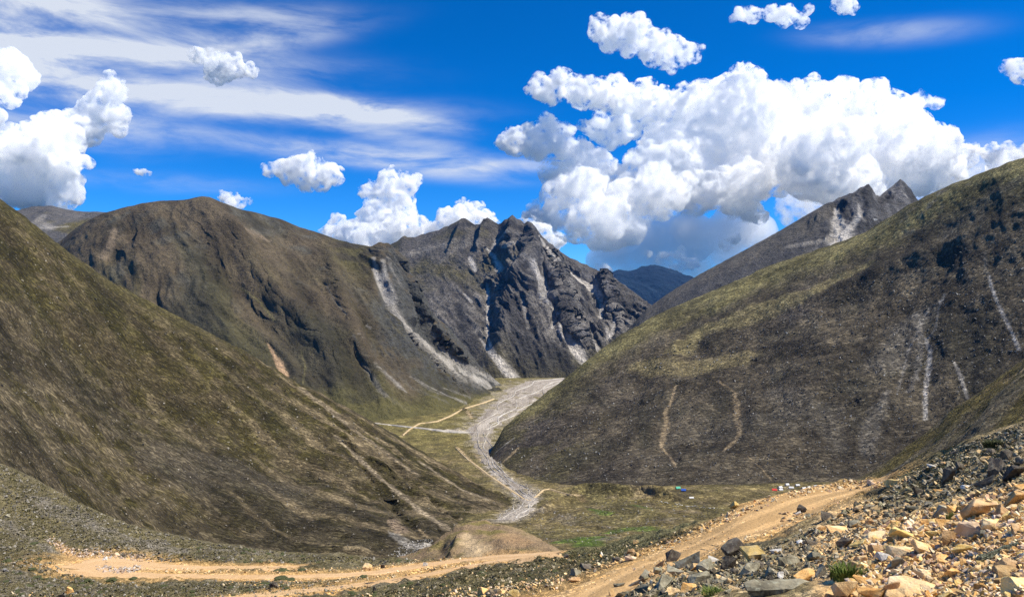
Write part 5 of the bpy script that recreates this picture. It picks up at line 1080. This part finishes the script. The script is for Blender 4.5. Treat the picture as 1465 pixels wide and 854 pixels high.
for x, y, w, kd, hr, lab in [(922, 823, 22, 'grey', 0.7, 'grey stone leaning on the right side of the black roadside boulder'), (938, 818, 24, 'grey', 0.7, 'lichen stone two places right of the black roadside boulder'), (885, 836, 16, 'grey', 0.7, 'small grey stone just left of the black roadside boulder'), (880, 850, 20, 'tan', 0.6, 'tan stone at the left end of the rubble, on the bottom edge'), (946, 806, 18, 'brown', 0.8, 'brown stone on the road side of the lichen rubble'), (962, 797, 22, 'dark', 1.1, 'pointed dark stone at the upper left tip of the lichen rubble'), (985, 803, 40, 'grey', 0.6, 'lichen-grey boulder right behind the pointed dark tip stone'), (1010, 812, 34, 'grey', 0.6, 'lichen-grey boulder below the big dark layered boulder'), (970, 816, 34, 'grey', 0.65, 'speckled grey boulder on the left flank of the lichen rubble'), (1000, 828, 40, 'grey', 0.6, 'broad speckled grey boulder in the middle of the lichen rubble'), (952, 834, 30, 'grey', 0.65, 'grey boulder between the black roadside boulder and the lichen rubble'), (1032, 826, 32, 'grey', 0.7, 'grey boulder just left of the long flat ledge'), (1042, 808, 26, 'dark', 1.0, 'black-shadowed upright stone behind the long flat ledge'), (1075, 815, 34, 'grey', 0.6, 'lichen boulder behind the middle of the long flat ledge'), (925, 842, 30, 'grey', 0.6, 'grey stone at the bottom between the black boulder and the orange-red rock'), (1020, 800, 22, 'white', 0.5, 'pale stone wedged at the foot of the big dark layered boulder'), (1100, 818, 30, 'grey', 0.6, 'lichen boulder behind the right half of the long flat ledge'), (965, 846, 24, 'tan', 0.6, 'tan stone at the bottom edge left of the orange-red rock'), (1005, 848, 22, 'yellow', 0.5, 'yellow stone at the bottom edge right of the orange-red rock')]:
    put_rock(x, y, w, kd, lab, None, hr, tilt=0.35)
moss, nt, b = new_mat('grey_green_moss')
n = nd(nt, 'ShaderNodeTexNoise', i_Scale=22.0, i_Detail=5.0); r = nd(nt, 'ShaderNodeValToRGB'); r.color_ramp.elements[0].position = 0.36; r.color_ramp.elements[1].position = 0.66
r.color_ramp.elements[0].color = (0.06, 0.065, 0.04, 1); r.color_ramp.elements[1].color = (0.26, 0.27, 0.19, 1)
tc = nd(nt, 'ShaderNodeTexCoord'); lk(nt, tc.outputs['Object'], n.inputs['Vector']); lk(nt, n.outputs['Fac'], r.inputs[0]); lk(nt, r.outputs[0], b.inputs['Base Color'])
bp = nd(nt, 'ShaderNodeBump', i_Strength=1.0, i_Distance=0.05); lk(nt, n.outputs['Fac'], bp.inputs['Height']); lk(nt, bp.outputs[0], b.inputs['Normal'])
special('mossy_rock', [(-.5, -.06, -.16), (-.5, .06, -.12), (-.42, 0, -.06), (.5, -.06, .2), (.5, .08, .22), (.3, 0, .24), (.46, -.1, .05), (0, -.12, -.05), (0, .12, .06), (-.2, 0, .02), (.2, 0, -.16)], (1428, 796), 66, 'grey', 'grey-green moss-covered rock lying like a log in the orange gravel', 4, 0.05, 9, -0.1, 0.2, 'mossy rock', mat=moss)
# the rest of the talus: every larger stone a thing of its own
def zone_pts(poly, n, seed):
    r = np.random.default_rng(seed); a = np.array(poly, float); out = []
    lo, hi = a.min(0), a.max(0)
    while len(out) < n:
        q = r.uniform(lo, hi)
        ins = False
        for i in range(len(a)):
            (x1, y1), (x2, y2) = a[i], a[i - 1]
            if (y1 > q[1]) != (y2 > q[1]) and q[0] < (x2 - x1) * (q[1] - y1) / (y2 - y1) + x1: ins = not ins
        if ins: out.append(q)
    return np.array(out)
TALUS_DARK = [(895, 850), (960, 800), (1010, 815), (1040, 795), (1105, 780), (1180, 748), (1200, 735), (1260, 708), (1300, 685), (1330, 668), (1390, 650), (1465, 628), (1465, 700), (1390, 710), (1330, 725), (1280, 745), (1235, 765), (1230, 815), (1130, 838), (960, 854), (895, 854)]
TALUS_TAN = [(1235, 765), (1290, 742), (1340, 725), (1400, 705), (1465, 695), (1465, 854), (1230, 854), (1200, 850), (1230, 815)]
UPPER = [(1300, 680), (1340, 655), (1400, 628), (1465, 606), (1465, 632), (1390, 652), (1330, 670)]
taken = [(q[0], q[1], q[2]) for q in HAND]
def free(x, y, w): return all(abs(x - a) > (w + c) * 0.30 or abs(y - b_) > (w + c) * 0.20 for a, b_, c in taken)
MARKS = [(1050, 783, 'big dark layered boulder'), (1077, 793, 'yellow and white leaning rock'), (1197, 756, 'large tan block'), (1131, 800, 'peaked grey-green boulder'), (905, 828, 'black roadside boulder'), (985, 843, 'orange-red rock'), (1275, 691, 'yellow boulder at the road bend'), (1358, 683, 'upright dark slab'), (1448, 679, 'large dark boulder by the right edge'), (1424, 640, 'dark green shrub'), (1405, 728, 'long brown slab'), (1303, 748, 'ridged pale pinkish-grey boulder'), (1390, 763, 'big pinkish-white block'), (1337, 764, 'rough yellow block'), (1254, 768, 'cracked tan slab'), (1265, 798, 'white quartz rock'), (1325, 798, 'small brown cube-shaped rock'), (1212, 820, 'bright green grass clump'), (1252, 848, 'biggest orange boulder'), (1115, 840, 'long flat ledge'), (1428, 793, 'mossy log-like rock'), (1450, 838, 'broad yellow-tan slab'), (1300, 843, 'wide flat tan slab'), (1315, 702, 'rounded dark boulder'), (1183, 738, 'dark wedge-shaped rock')]
LAB = {'grey': 'lichen-grey', 'dark': 'dark', 'brown': 'brown', 'tan': 'tan', 'orange': 'orange', 'yellow': 'yellow', 'pink': 'pale pinkish', 'white': 'white'}
used_labels = set()
def place_label(x, y, w, kd):
    for a, b_, nm in sorted(MARKS, key=lambda q: (q[0] - x) ** 2 + ((q[1] - y) * 1.5) ** 2)[:4]:
        dx, dy = x - a, (y - b_) * 1.5
        ang = math.degrees(math.atan2(-dy, dx)) % 360
        di = ['right of', 'up and right of', 'above', 'up and left of', 'left of', 'down and left of', 'below', 'down and right of'][int((ang + 22.5) // 45) % 8]
        far = 'close ' if math.hypot(dx, dy) < 32 else ('some way ' if math.hypot(dx, dy) > 75 else '')
        lab = '%s %s stone %s%s the %s' % ('large' if w > 20 else 'small', LAB[kd], far, di, nm)
        if lab not in used_labels and len(lab.replace('-', ' ').split()) <= 16:
            used_labels.add(lab); return lab
    return None
rr_ = np.random.default_rng(77)
for poly, n, kinds, pr, sz, where, grp in [
    (TALUS_TAN, 112, ['tan', 'orange', 'yellow', 'pink', 'brown', 'grey'], [.42, .32, .17, .05, .03, .01], (12, 38), 'in the orange rubble at the bottom right', 'stones in the orange rubble'),
    (TALUS_DARK, 60, ['grey', 'dark', 'tan', 'brown', 'white'], [.36, .10, .34, .13, .07], (11, 26), 'in the grey rubble right of the upper road', 'stones in the grey rubble'),
    (UPPER, 20, ['grey', 'dark', 'tan', 'brown'], [.5, .25, .15, .1], (7, 15), 'on the upper rim of the rubble slope', 'stones on the rim of the rubble slope')]:
    k = 0
    for x, y in zone_pts(poly, n * 12, n).tolist():
        if k >= n: break
        w = sz[0] + (sz[1] - sz[0]) * rr_.uniform() ** 2.0
        if not free(x, y, w): continue
        kd = str(rr_.choice(kinds, p=pr))
        lab = place_label(x, y, w, kd)
        g = None
        if lab is None: lab, g = '%s angular stone lying %s' % (LAB[kd], where), '%s %s' % (LAB[kd], grp)
        if put_rock(x, y, w, kd, lab, None, None, 'boulder', g, None, 0.35) is not None:
            taken.append((x, y, w)); k += 1
print('rocks', n_rock, round(time.time() - T0, 1))
# small stones nobody could count
SV = []
for i in range(8):
    r = np.random.default_rng(300 + i)
    bm = hull(rock_points(r, 9, 3.0, (1, r.uniform(.6, 1), r.uniform(.4, .8))), 0, 0, 0, 0)
    bmesh.ops.triangulate(bm, faces=bm.faces[:]); bm.verts.index_update()
    SV.append((np.array([v.co[:] for v in bm.verts]), np.array([[v.index for v in f.verts] for f in bm.faces]))); bm.free()
stone_mat, nt, b = new_mat('loose_stone')
at = nd(nt, 'ShaderNodeAttribute', attribute_name='cover'); n = nd(nt, 'ShaderNodeTexNoise', i_Scale=9.0, i_Detail=5.0); g = nd(nt, 'ShaderNodeNewGeometry'); lk(nt, g.outputs['Position'], n.inputs['Vector'])
hv = nd(nt, 'ShaderNodeVectorMath', operation='SCALE'); lk(nt, at.outputs['Color'], hv.inputs[0]); lk(nt, mathn(nt, 'ADD', mathn(nt, 'MULTIPLY', n.outputs['Fac'], 0.9), 0.55), hv.inputs['Scale']); lk(nt, hv.outputs[0], b.inputs['Base Color'])
def scatter_stones(name, items, label=None):
    """items: (px, py, width px, colour, piece)"""
    r = np.random.default_rng(len(items)); VV, FF, CC = [], [], []; base = 0
    for x, y, w, col, pcs in items:
        h = hit(x, y, pcs)
        if h is None: continue
        v, f = SV[int(r.integers(len(SV)))]
        s_ = w * h[0].y / F0
        a = r.uniform(0, 6.28); c, s = math.cos(a), math.sin(a)
        t = r.normal(size=2) * 0.4
        M = np.array([[c, -s, 0], [s, c, 0], [t[0], t[1], 1]])
        VV.append(v @ M.T * s_ + np.array(h[0]) + np.array([0, 0, 0.14 * s_])); FF.append(f + base); base += len(v)
        CC.append(np.repeat((np.array(col) * r.uniform(0.6, 1.3))[None], len(v), 0))
    V = np.concatenate(VV); Fc = np.concatenate(FF); C = np.concatenate(CC)
    me = bpy.data.meshes.new(name); me.vertices.add(len(V)); me.vertices.foreach_set('co', V.astype(np.float32).ravel())
    me.loops.add(Fc.size); me.loops.foreach_set('vertex_index', Fc.ravel().astype(np.int32)); me.polygons.add(len(Fc)); me.polygons.foreach_set('loop_start', np.arange(0, Fc.size, 3, dtype=np.int32)); me.update(calc_edges=True)
    me.polygons.foreach_set('use_smooth', np.zeros(len(Fc), bool))
    set_cover(me, C); me.materials.append(stone_mat)
    o = bpy.data.objects.new(name, me); COL.objects.link(o); o['kind'] = 'stuff'
    return o
HS = ['stony_hillside']
r = np.random.default_rng(9)
def pick(cols): return np.array(cols[int(r.integers(len(cols)))])
cg = [(.32, .275, .19), (.22, .19, .13), (.12, .10, .07), (.42, .36, .25), (.54, .39, .20), (.22, .20, .115)]
ct = [(.72, .52, .27), (.66, .42, .17), (.74, .60, .39), (.58, .37, .17), (.46, .30, .19), (.72, .48, .20), (.64, .50, .37)]
it = [(x, y, 2.5 + 9 * r.uniform() ** 2, pick(cg), HS) for x, y in zone_pts(TALUS_DARK, 4200, 1)]
it += [(x, y, 2 + 5 * r.uniform() ** 2, pick(cg), HS) for x, y in zone_pts(UPPER, 900, 2)]
scatter_stones('grey_rubble', it)
it = [(x, y, 2.5 + 12 * r.uniform() ** 2.2, pick(ct) * 1.08, HS) for x, y in zone_pts(TALUS_TAN, 5200, 3)]
scatter_stones('orange_rubble', it)
it = []
def along(L, side_lo, side_hi, n, w0, w1, cols):
    L = np.array(L, float)
    for _ in range(n):
        i = r.integers(len(L) - 1); t = r.uniform(); q = L[i] * (1 - t) + L[i + 1] * t
        it.append((q[0] + r.normal() * 4, q[1] + r.uniform(side_lo, side_hi), w0 + (w1 - w0) * r.uniform() ** 2, pick(cols), HS))
cr_ = ct[:5] + cg[3:5]
along([(700, 846, 0), (800, 828, 0), (880, 802, 0), (960, 776, 0), (1030, 742, 0), (1100, 716, 0), (1170, 697, 0), (1240, 688, 0)], -4, 7, 700, 2, 8, cr_)
along([(930, 826, 0), (985, 800, 0), (1040, 776, 0), (1100, 760, 0), (1160, 732, 0), (1210, 712, 0)], -5, 6, 260, 2, 6, cr_)
along([(830, 845, 0), (900, 817, 0), (970, 790, 0), (1040, 762, 0)], -3, 3, 160, 1.5, 5, ct)
along([(1118, 745, 0), (1160, 738, 0)], -9, 3, 90, 3, 8, cr_ + cg)
along([(1180, 700, 0), (1250, 692, 0), (1300, 690, 0)], -5, 6, 260, 2, 8, cr_)
along([(70, 772, 0), (100, 790, 0), (150, 792, 0), (220, 800, 0)], -5, 6, 340, 2, 6, [(.52, .4, .3), (.5, .33, .17), (.42, .34, .28), (.58, .5, .42)])
along([(140, 814, 0), (170, 817, 0), (200, 814, 0)], -5, 4, 130, 3, 7, [(.52, .4, .32), (.42, .34, .28), (.5, .45, .38)])
along([(200, 814, 0), (300, 817, 0), (420, 817, 0), (520, 814, 0), (600, 803, 0), (700, 793, 0)], -3, 3, 420, 1.5, 5, cr_)
along([(300, 834, 0), (420, 834, 0), (520, 828, 0), (620, 814, 0), (700, 805, 0)], -4, 4, 420, 1.5, 5, cr_)
along([(0, 852, 0), (100, 856, 0), (300, 856, 0), (340, 850, 0)], -6, 3, 120, 1.5, 5, ct)
along([(640, 852, 0), (720, 846, 0), (800, 832, 0)], -8, 12, 320, 2, 8, ct)
scatter_stones('roadside_rubble', it)
cl = [(.22, .20, .165), (.16, .145, .115), (.10, .09, .072), (.28, .255, .21), (.20, .18, .13)]
LEFT = [(0, 664), (60, 692), (120, 724), (200, 756), (300, 777), (430, 792), (560, 800), (640, 800), (600, 805), (430, 806), (220, 803), (120, 790), (60, 770), (80, 810), (140, 832), (420, 832), (560, 840), (420, 854), (0, 854)]
it = [(x, y, 1.5 + 4.5 * r.uniform() ** 3, pick(cl), HS) for x, y in zone_pts(LEFT, 4600, 5)]
VERGE = [(560, 842), (700, 806), (800, 792), (900, 778), (1000, 752), (1035, 738), (960, 774), (860, 806), (760, 842), (640, 854), (480, 854)]
it += [(x, y, 1.5 + 5 * r.uniform() ** 3, pick(cg + ct[:3]), HS) for x, y in zone_pts(VERGE, 900, 6)]
scatter_stones('scattered_stones', it)
it = [(x, y, 1.2 + 2.2 * r.uniform() ** 2, pick([(.45, .43, .4), (.35, .33, .3), (.55, .52, .48)]), ['left_slope', 'valley_floor']) for x, y in zone_pts([(555, 795), (575, 780), (600, 772), (622, 770), (612, 782), (585, 798)], 260, 8)]
it += [(x, y, 1.0 + 2.5 * r.uniform() ** 3, pick([(.3, .28, .25), (.2, .18, .15), (.4, .37, .3)]), ['valley_floor']) for x, y in zone_pts([(700, 760), (760, 735), (900, 712), (1040, 728), (1000, 745), (900, 772), (800, 786), (740, 752)], 900, 9)]
it += [(x, y, 1.2 + 2.6 * r.uniform() ** 2, pick([(.5, .47, .42), (.4, .37, .33), (.3, .27, .24)]), ['valley_floor']) for x, y in zone_pts([(690, 640), (712, 640), (722, 680), (772, 700), (768, 722), (712, 746), (708, 738), (742, 720), (720, 690), (698, 668)], 500, 10)]
scatter_stones('valley_stones', it)
it = [(x, y, 1.1 + 3.0 * r.uniform() ** 3, pick([(.21, .20, .18), (.15, .14, .125), (.28, .27, .245), (.09, .085, .075)]), ['right_slope']) for x, y in zone_pts([(720, 660), (760, 600), (900, 520), (1100, 450), (1300, 380), (1465, 330), (1465, 500), (1330, 610), (1230, 688), (900, 690), (760, 685)], 6500, 21)]
scatter_stones('slope_stones', it)
it = [(x, y, 1.1 + 3.2 * r.uniform() ** 3, pick([(.20, .175, .13), (.15, .13, .10), (.27, .24, .19), (.09, .08, .06)]), ['left_slope']) for x, y in zone_pts([(0, 300), (150, 410), (400, 545), (600, 655), (720, 725), (640, 760), (540, 790), (200, 750), (0, 655)], 3000, 22)]
scatter_stones('slope_stones', it)
print('stones', round(time.time() - T0, 1))
# ------------------------------------------------------------------ plants
def blade_mesh(name, n, hgt, spread, seed, width=0.05, bend=0.5, hvar=0.5):
    r = np.random.default_rng(seed); V, Fc = [], []
    for i in range(n):
        a, q = r.uniform(0, 6.28), spread * math.sqrt(r.uniform())
        x, y = q * math.cos(a), q * math.sin(a); h = hgt * (1 - hvar * r.uniform()) * (1 - 0.4 * q / spread)
        da = a + r.normal() * 0.8; b_ = bend * r.uniform(0.3, 1.2) * h; w = width * r.uniform(0.6, 1.2)
        tx, ty = -math.sin(da) * w, math.cos(da) * w
        k = len(V)
        V += [(x - tx, y - ty, -0.05), (x + tx, y + ty, -0.05), (x + math.cos(da) * b_ * 0.3 - tx * .7, y + math.sin(da) * b_ * 0.3 - ty * .7, h * 0.6), (x + math.cos(da) * b_ * 0.3 + tx * .7, y + math.sin(da) * b_ * 0.3 + ty * .7, h * 0.6), (x + math.cos(da) * b_, y + math.sin(da) * b_, h)]
        Fc += [(k, k + 1, k + 3, k + 2), (k + 2, k + 3, k + 4)]
    me = bpy.data.meshes.new(name); me.from_pydata(V, [], Fc); me.update()
    return me
def leaf_mat(name, c1, c2):
    m, nt, b = new_mat(name)
    n = nd(nt, 'ShaderNodeTexNoise', i_Scale=6.0, i_Detail=3.0); tc = nd(nt, 'ShaderNodeTexCoord'); lk(nt, tc.outputs['Object'], n.inputs['Vector'])
    r = nd(nt, 'ShaderNodeValToRGB'); r.color_ramp.elements[0].position = 0.35; r.color_ramp.elements[1].position = 0.65
    r.color_ramp.elements[0].color = (*c1, 1); r.color_ramp.elements[1].color = (*c2, 1)
    lk(nt, n.outputs['Fac'], r.inputs[0]); lk(nt, r.outputs[0], b.inputs['Base Color'])
    return m
GM = leaf_mat('fresh_grass', (0.075, 0.115, 0.018), (0.17, 0.20, 0.05)); SM = leaf_mat('dark_shrub_leaf', (0.040, 0.050, 0.018), (0.085, 0.088, 0.040)); OM = leaf_mat('olive_cushion', (0.075, 0.070, 0.030), (0.15, 0.135, 0.062))
def plant(name, px, py, wpx, hpx, mat, label, cat, seed, n=220, group=None, mesh=None, pieces=('stony_hillside',)):
    h = hit(px, py, list(pieces))
    if h is None: return None
    k = h[0].y / F0
    me = mesh or blade_mesh(name, n, 1.0, 0.5, seed, 0.022, 0.45)
    if not me.materials: me.materials.append(mat)
    o = bpy.data.objects.new(name, me); COL.objects.link(o)
    o.scale = (wpx * k, wpx * k, hpx * k); o.location = h[0]; o.rotation_euler = (0, 0, seed * 1.7)
    o['label'] = label; o['category'] = cat
    if group: o['group'] = group
    return o
plant('grass_clump', 1212, 828, 44, 30, GM, 'bright green clump of grass among the rubble, the largest green plant', 'grass clump', 1, 420)
plant('grass_clump', 1278, 789, 20, 14, GM, 'small green grass tuft in a hollow below the yellowish slab', 'grass clump', 2, 160)
plant('grass_clump', 1362, 744, 16, 18, GM, 'green grass tuft growing under the long brown slab', 'grass clump', 3, 160)
plant('grass_clump', 1020, 850, 34, 12, GM, 'low green grass at the bottom edge under the lichen outcrop', 'grass clump', 4, 220)
plant('grass_clump', 1240, 822, 18, 12, GM, 'thin green tuft just right of the largest grass clump', 'grass clump', 5, 140)
plant('shrub', 1424, 640, 30, 15, SM, 'dark green shrub high on the rubble slope near the right edge', 'shrub', 6, 420)
# dark cushion shrubs beside the lower road
def cushion(seed):
    r = np.random.default_rng(seed); bm = bmesh.new(); bmesh.ops.create_icosphere(bm, subdivisions=3, radius=0.5)
    co = np.array([v.co[:] for v in bm.verts]); n = fbm(co[:, 0] * 3, co[:, 1] * 3, co[:, 2] * 3 + seed, 4, seed); n2 = noise(co[:, 0] * 13, co[:, 1] * 13, co[:, 2] * 13, seed + 3)
    for v, a, b_ in zip(bm.verts, n, n2):
        v.co *= 1 + 0.45 * a + 0.22 * b_; v.co.z *= 0.75
    me = bpy.data.meshes.new('cushion_shrub'); bm.to_mesh(me); bm.free(); return me
CU = [cushion(i) for i in range(5)]
for m_ in CU: m_.materials.append(SM)
SHR = [(402, 817, 22, 8, 'dark low shrub between the two lower road strands, the wider of the pair'), (403, 828, 20, 9, 'dark low shrub at the near edge of the lower road strand'), (432, 816, 14, 7, 'small dark shrub right of the wider one between the road strands'), (378, 836, 16, 6, 'dark shrub left of the red-brown boulder by the lower road'), (415, 829, 16, 5, 'flat dark shrub touching the lower road, right of its neighbour'), (160, 829, 12, 6, 'dark round shrub on the near rim of the hairpin bend, middle of three'), (125, 830, 10, 6, 'dark round shrub on the near rim of the hairpin bend, left of three'), (190, 828, 12, 6, 'dark round shrub on the near rim of the hairpin bend, right of three'), (520, 825, 12, 6, 'dark shrub between road strands below the tan boulder'), (52, 826, 12, 7, 'dark shrub in the grassy ground left of the hairpin bend'), (10, 803, 14, 8, 'dark shrub at the left edge by the white stone'), (690, 820, 14, 6, 'dark shrub on the slope between lower and upper road')]
for i, (x, y, w, hh, lab) in enumerate(SHR): plant('cushion_shrub', x, y, w, hh, SM, lab, 'shrub', 10 + i, mesh=CU[i % 5])
r = np.random.default_rng(31)
zz = np.concatenate([zone_pts([(0, 760), (60, 780), (90, 815), (140, 833), (420, 834), (560, 842), (420, 854), (0, 854)], 45, 41), zone_pts([(470, 850), (640, 825), (760, 808), (850, 806), (760, 838), (640, 854)], 30, 42), zone_pts([(240, 772), (430, 794), (600, 801), (560, 806), (300, 804)], 20, 43)])
for i, (x, y) in enumerate(zz):
    plant('cushion_shrub', x, y, r.uniform(4, 11), r.uniform(2, 5), OM, 'small olive cushion plant on the stony ground around the lower road', 'cushion plant', 40 + i, group='olive cushion plants round the lower road', mesh=CU[i % 5]) 
# short grass on the near ground, one mass
V, Fc, CC = [], [], []; base = 0
gt = [blade_mesh('tuft', 9, 1.0, 0.5, 50 + i, 0.09, 0.6) for i in range(4)]
gd = []
for m_ in gt:
    v = np.array([q.co[:] for q in m_.vertices]); f = [tuple(q.vertices) for q in m_.polygons]; gd.append((v, f)); bpy.data.meshes.remove(m_)
for poly, n, k in [(LEFT, 3400, 1.0), (VERGE, 1500, 1.1), ([(1300, 676), (1340, 654), (1465, 606), (1465, 640), (1330, 690)], 500, 1.2), (TALUS_DARK, 350, 1.3)]:
    for x, y in zone_pts(poly, n, 60 + n):
        h = hit(x, y, HS)
        if h is None: continue
        v, f = gd[int(r.integers(4))]; s_ = r.uniform(3.0, 6.0) * k * h[0].y / F0
        V.append(v * np.array([s_, s_, s_ * 0.55]) + np.array(h[0])); Fc += [tuple(i + base for i in q) for q in f]; base += len(v)
        c = (np.array([.115, .105, .045]) if r.uniform() < .7 else np.array([.19, .165, .085])) * r.uniform(.7, 1.25); CC.append(np.repeat(c[None], len(v), 0))
me = bpy.data.meshes.new('grass'); me.from_pydata(np.concatenate(V).tolist(), [], Fc); me.update(); set_cover(me, np.concatenate(CC)); me.materials.append(stone_mat)
o = bpy.data.objects.new('grass', me); COL.objects.link(o); o['kind'] = 'stuff'
# ------------------------------------------------------------------ the camp on the valley floor
def plain_mat(name, col, rough=0.7):
    m, nt, b = new_mat(name); b.inputs['Roughness'].default_value = rough
    n = nd(nt, 'ShaderNodeTexNoise', i_Scale=3.0, i_Detail=4.0); tc = nd(nt, 'ShaderNodeTexCoord'); lk(nt, tc.outputs['Object'], n.inputs['Vector'])
    mx = nd(nt, 'ShaderNodeMix', data_type='RGBA'); mx.inputs[6].default_value = (*[c * 0.85 for c in col], 1); mx.inputs[7].default_value = (*[min(c * 1.1, 0.9) for c in col], 1); lk(nt, n.outputs['Fac'], mx.inputs[0]); lk(nt, mx.outputs[2], b.inputs['Base Color'])
    return m
TM = {k: plain_mat(k + '_tent_cloth', c) for k, c in {'white': (.62, .61, .58), 'red': (.62, .06, .05), 'blue': (.03, .10, .42), 'green': (.10, .45, .30)}.items()}
DARKC = plain_mat('tent_door_shadow', (0.05, 0.05, 0.055))
def tent(px, py, wpx, hpx, kind, label, yaw=0.0, group=None, ratio=1.3):
    h = hit(px, py, ['valley_floor', 'right_slope'])
    if h is None: return
    k = h[0].y / F0; w, ht = wpx * k * .8, hpx * k * .8; L = w * ratio
    root = bpy.data.objects.new('tent', None); COL.objects.link(root); root.location = h[0] + Vector((0, 0, 0.02)); root.rotation_euler = (0, 0, yaw)
    root['label'] = label; root['category'] = 'tent'
    if group: root['group'] = group
    def part(name, V, Fc, mat):
        me = bpy.data.meshes.new(name); me.from_pydata(V, [], Fc); me.update(); me.materials.append(mat)
        o = bpy.data.objects.new(name, me); COL.objects.link(o); o.parent = root
    a, b_ = L / 2, w / 2; wl = ht * 0.45
    V = []
    for x, sag in ((-a, 1.0), (-a / 3, 0.95), (a / 3, 0.95), (a, 1.0)):
        V += [(x, -b_, -0.4), (x, -b_, wl), (x, 0, ht * sag), (x, b_, wl), (x, b_, -0.4)]
    Fc = []
    for i in range(3):
        for j in range(4): Fc.append((i * 5 + j, i * 5 + j + 1, i * 5 + j + 6, i * 5 + j + 5))
    Fc += [(4, 3, 2, 1, 0), (15, 16, 17, 18, 19)]
    part('canvas', V, Fc, TM[kind])
    part('roof_fly', [(-a * 1.08, -b_ * 1.15, wl * 0.92), (-a * 1.08, 0, ht * 1.05), (-a * 1.08, b_ * 1.15, wl * 0.92), (a * 1.08, -b_ * 1.15, wl * 0.92), (a * 1.08, 0, ht * 1.05), (a * 1.08, b_ * 1.15, wl * 0.92)], [(0, 1, 4, 3), (1, 2, 5, 4)], TM[kind])
    part('door_shade', [(-a * .22, -b_ - 0.03, 0), (a * .22, -b_ - 0.03, 0), (a * .18, -b_ - 0.03, wl * .9), (-a * .18, -b_ - 0.03, wl * .9)], [(0, 1, 2, 3)], DARKC)  # near-black sheet on the front wall, painted in as the doorway's shade
tent(970, 699.5, 6, 4.5, 'green', 'pale green-white tent at the left of the camp, next to the blue tent', 0.2)
tent(978, 702.5, 6, 4.5, 'blue', 'blue tent on the dark green patch of the valley floor', -0.2)
tent(989, 712.5, 6, 2.5, 'white', 'low white tent below the blue tent', 0.1)
for x, y, w, hh, kd, lab in [(1108, 702, 6, 4, 'red', 'red tent at the left end of the far row of tents'), (1116, 698.5, 6, 4, 'white', 'white tent in the far row, just right of the red tent and behind'), (1117, 701.5, 5, 3.5, 'white', 'small white tent directly in front of its twin beside the red tent'), (1126, 694.5, 5, 4, 'white', 'white tent standing highest in the far row'), (1132, 698.5, 6, 3.5, 'white', 'white tent at the middle of the far row, right below the highest one'), (1141, 695, 5, 3.5, 'white', 'grey-white tent between the middle tent and the road edge tents'), (1150, 700, 6, 4, 'white', 'white tent peeking over the road edge, left of two'), (1157, 698, 5, 3, 'white', 'small pale tent in the gap between the two over the road edge'), (1167, 697.5, 6, 4.5, 'white', 'white tent peeking over the road edge, right of two')]:
    tent(x, y, w, hh, kd, lab, (x * 0.7) % 1.2 - 0.6)
WM = RM['white']
r = np.random.default_rng(3)
LN = np.array([(945, 718), (955, 719), (968, 721), (980, 723.5), (995, 724.5), (1010, 726), (1026, 727)])
for i in range(30):
    t = i / 29 * (len(LN) - 1); j = min(int(t), len(LN) - 2); q = LN[j] + (LN[j + 1] - LN[j]) * (t - j)
    if i in (7, 8, 14, 21): continue
    h = hit(q[0] + r.normal() * .5, q[1] + r.normal() * .3, ['valley_floor'])
    if h is None: continue
    k = h[0].y / F0; me = ROCKS[i % 18]
    o = bpy.data.objects.new('stone', me); COL.objects.link(o); o.material_slots[0].link = 'OBJECT'; o.material_slots[0].material = WM
    s_ = r.uniform(2.0, 3.6) * k; o.scale = (s_, s_ * .7, s_ * .7); o.location = h[0] + Vector((0, 0, s_ * .12)); o.rotation_euler = (0, 0, r.uniform(-.3, .3))
    o['label'] = 'white stone in the low line across the camp meadow'; o['category'] = 'stone'; o['group'] = 'white stones lined up by the camp'
# ------------------------------------------------------------------ thin mountain air
def haze_box(y1=13200, x=13000, z0=-460, z1=560, dens=1.15e-5):
    V = [(-x, -300, z0), (x, -300, z0), (x, y1, z0), (-x, y1, z0), (-x, -300, z1), (x, -300, z1), (x, y1, z1), (-x, y1, z1)]
    me = bpy.data.meshes.new('haze'); me.from_pydata(V, [], [(3, 2, 1, 0), (4, 5, 6, 7), (0, 1, 5, 4), (1, 2, 6, 5), (2, 3, 7, 6), (3, 0, 4, 7)]); me.update()
    m = bpy.data.materials.new('pale_air'); m.use_nodes = True; nt = m.node_tree; nt.nodes.clear()
    out = nt.nodes.new('ShaderNodeOutputMaterial'); v = nt.nodes.new('ShaderNodeVolumePrincipled')
    v.inputs['Color'].default_value = (0.10, 0.38, 1.0, 1); v.inputs['Density'].default_value = dens; v.inputs['Anisotropy'].default_value = 0.0
    nt.links.new(v.outputs[0], out.inputs['Volume']); me.materials.append(m)
    o = bpy.data.objects.new('haze', me); COL.objects.link(o); o['kind'] = 'stuff'
haze_box()
for n_, p_ in PIECES.items(): p_.obj['kind'] = 'structure'
print('tris', sum(sum(len(q.vertices) - 2 for q in o.data.polygons) if len(o.data.polygons) < 1000 else len(o.data.loops) - 2 * len(o.data.polygons) for o in COL.objects if o.type == 'MESH'), 'done', round(time.time() - T0, 1))
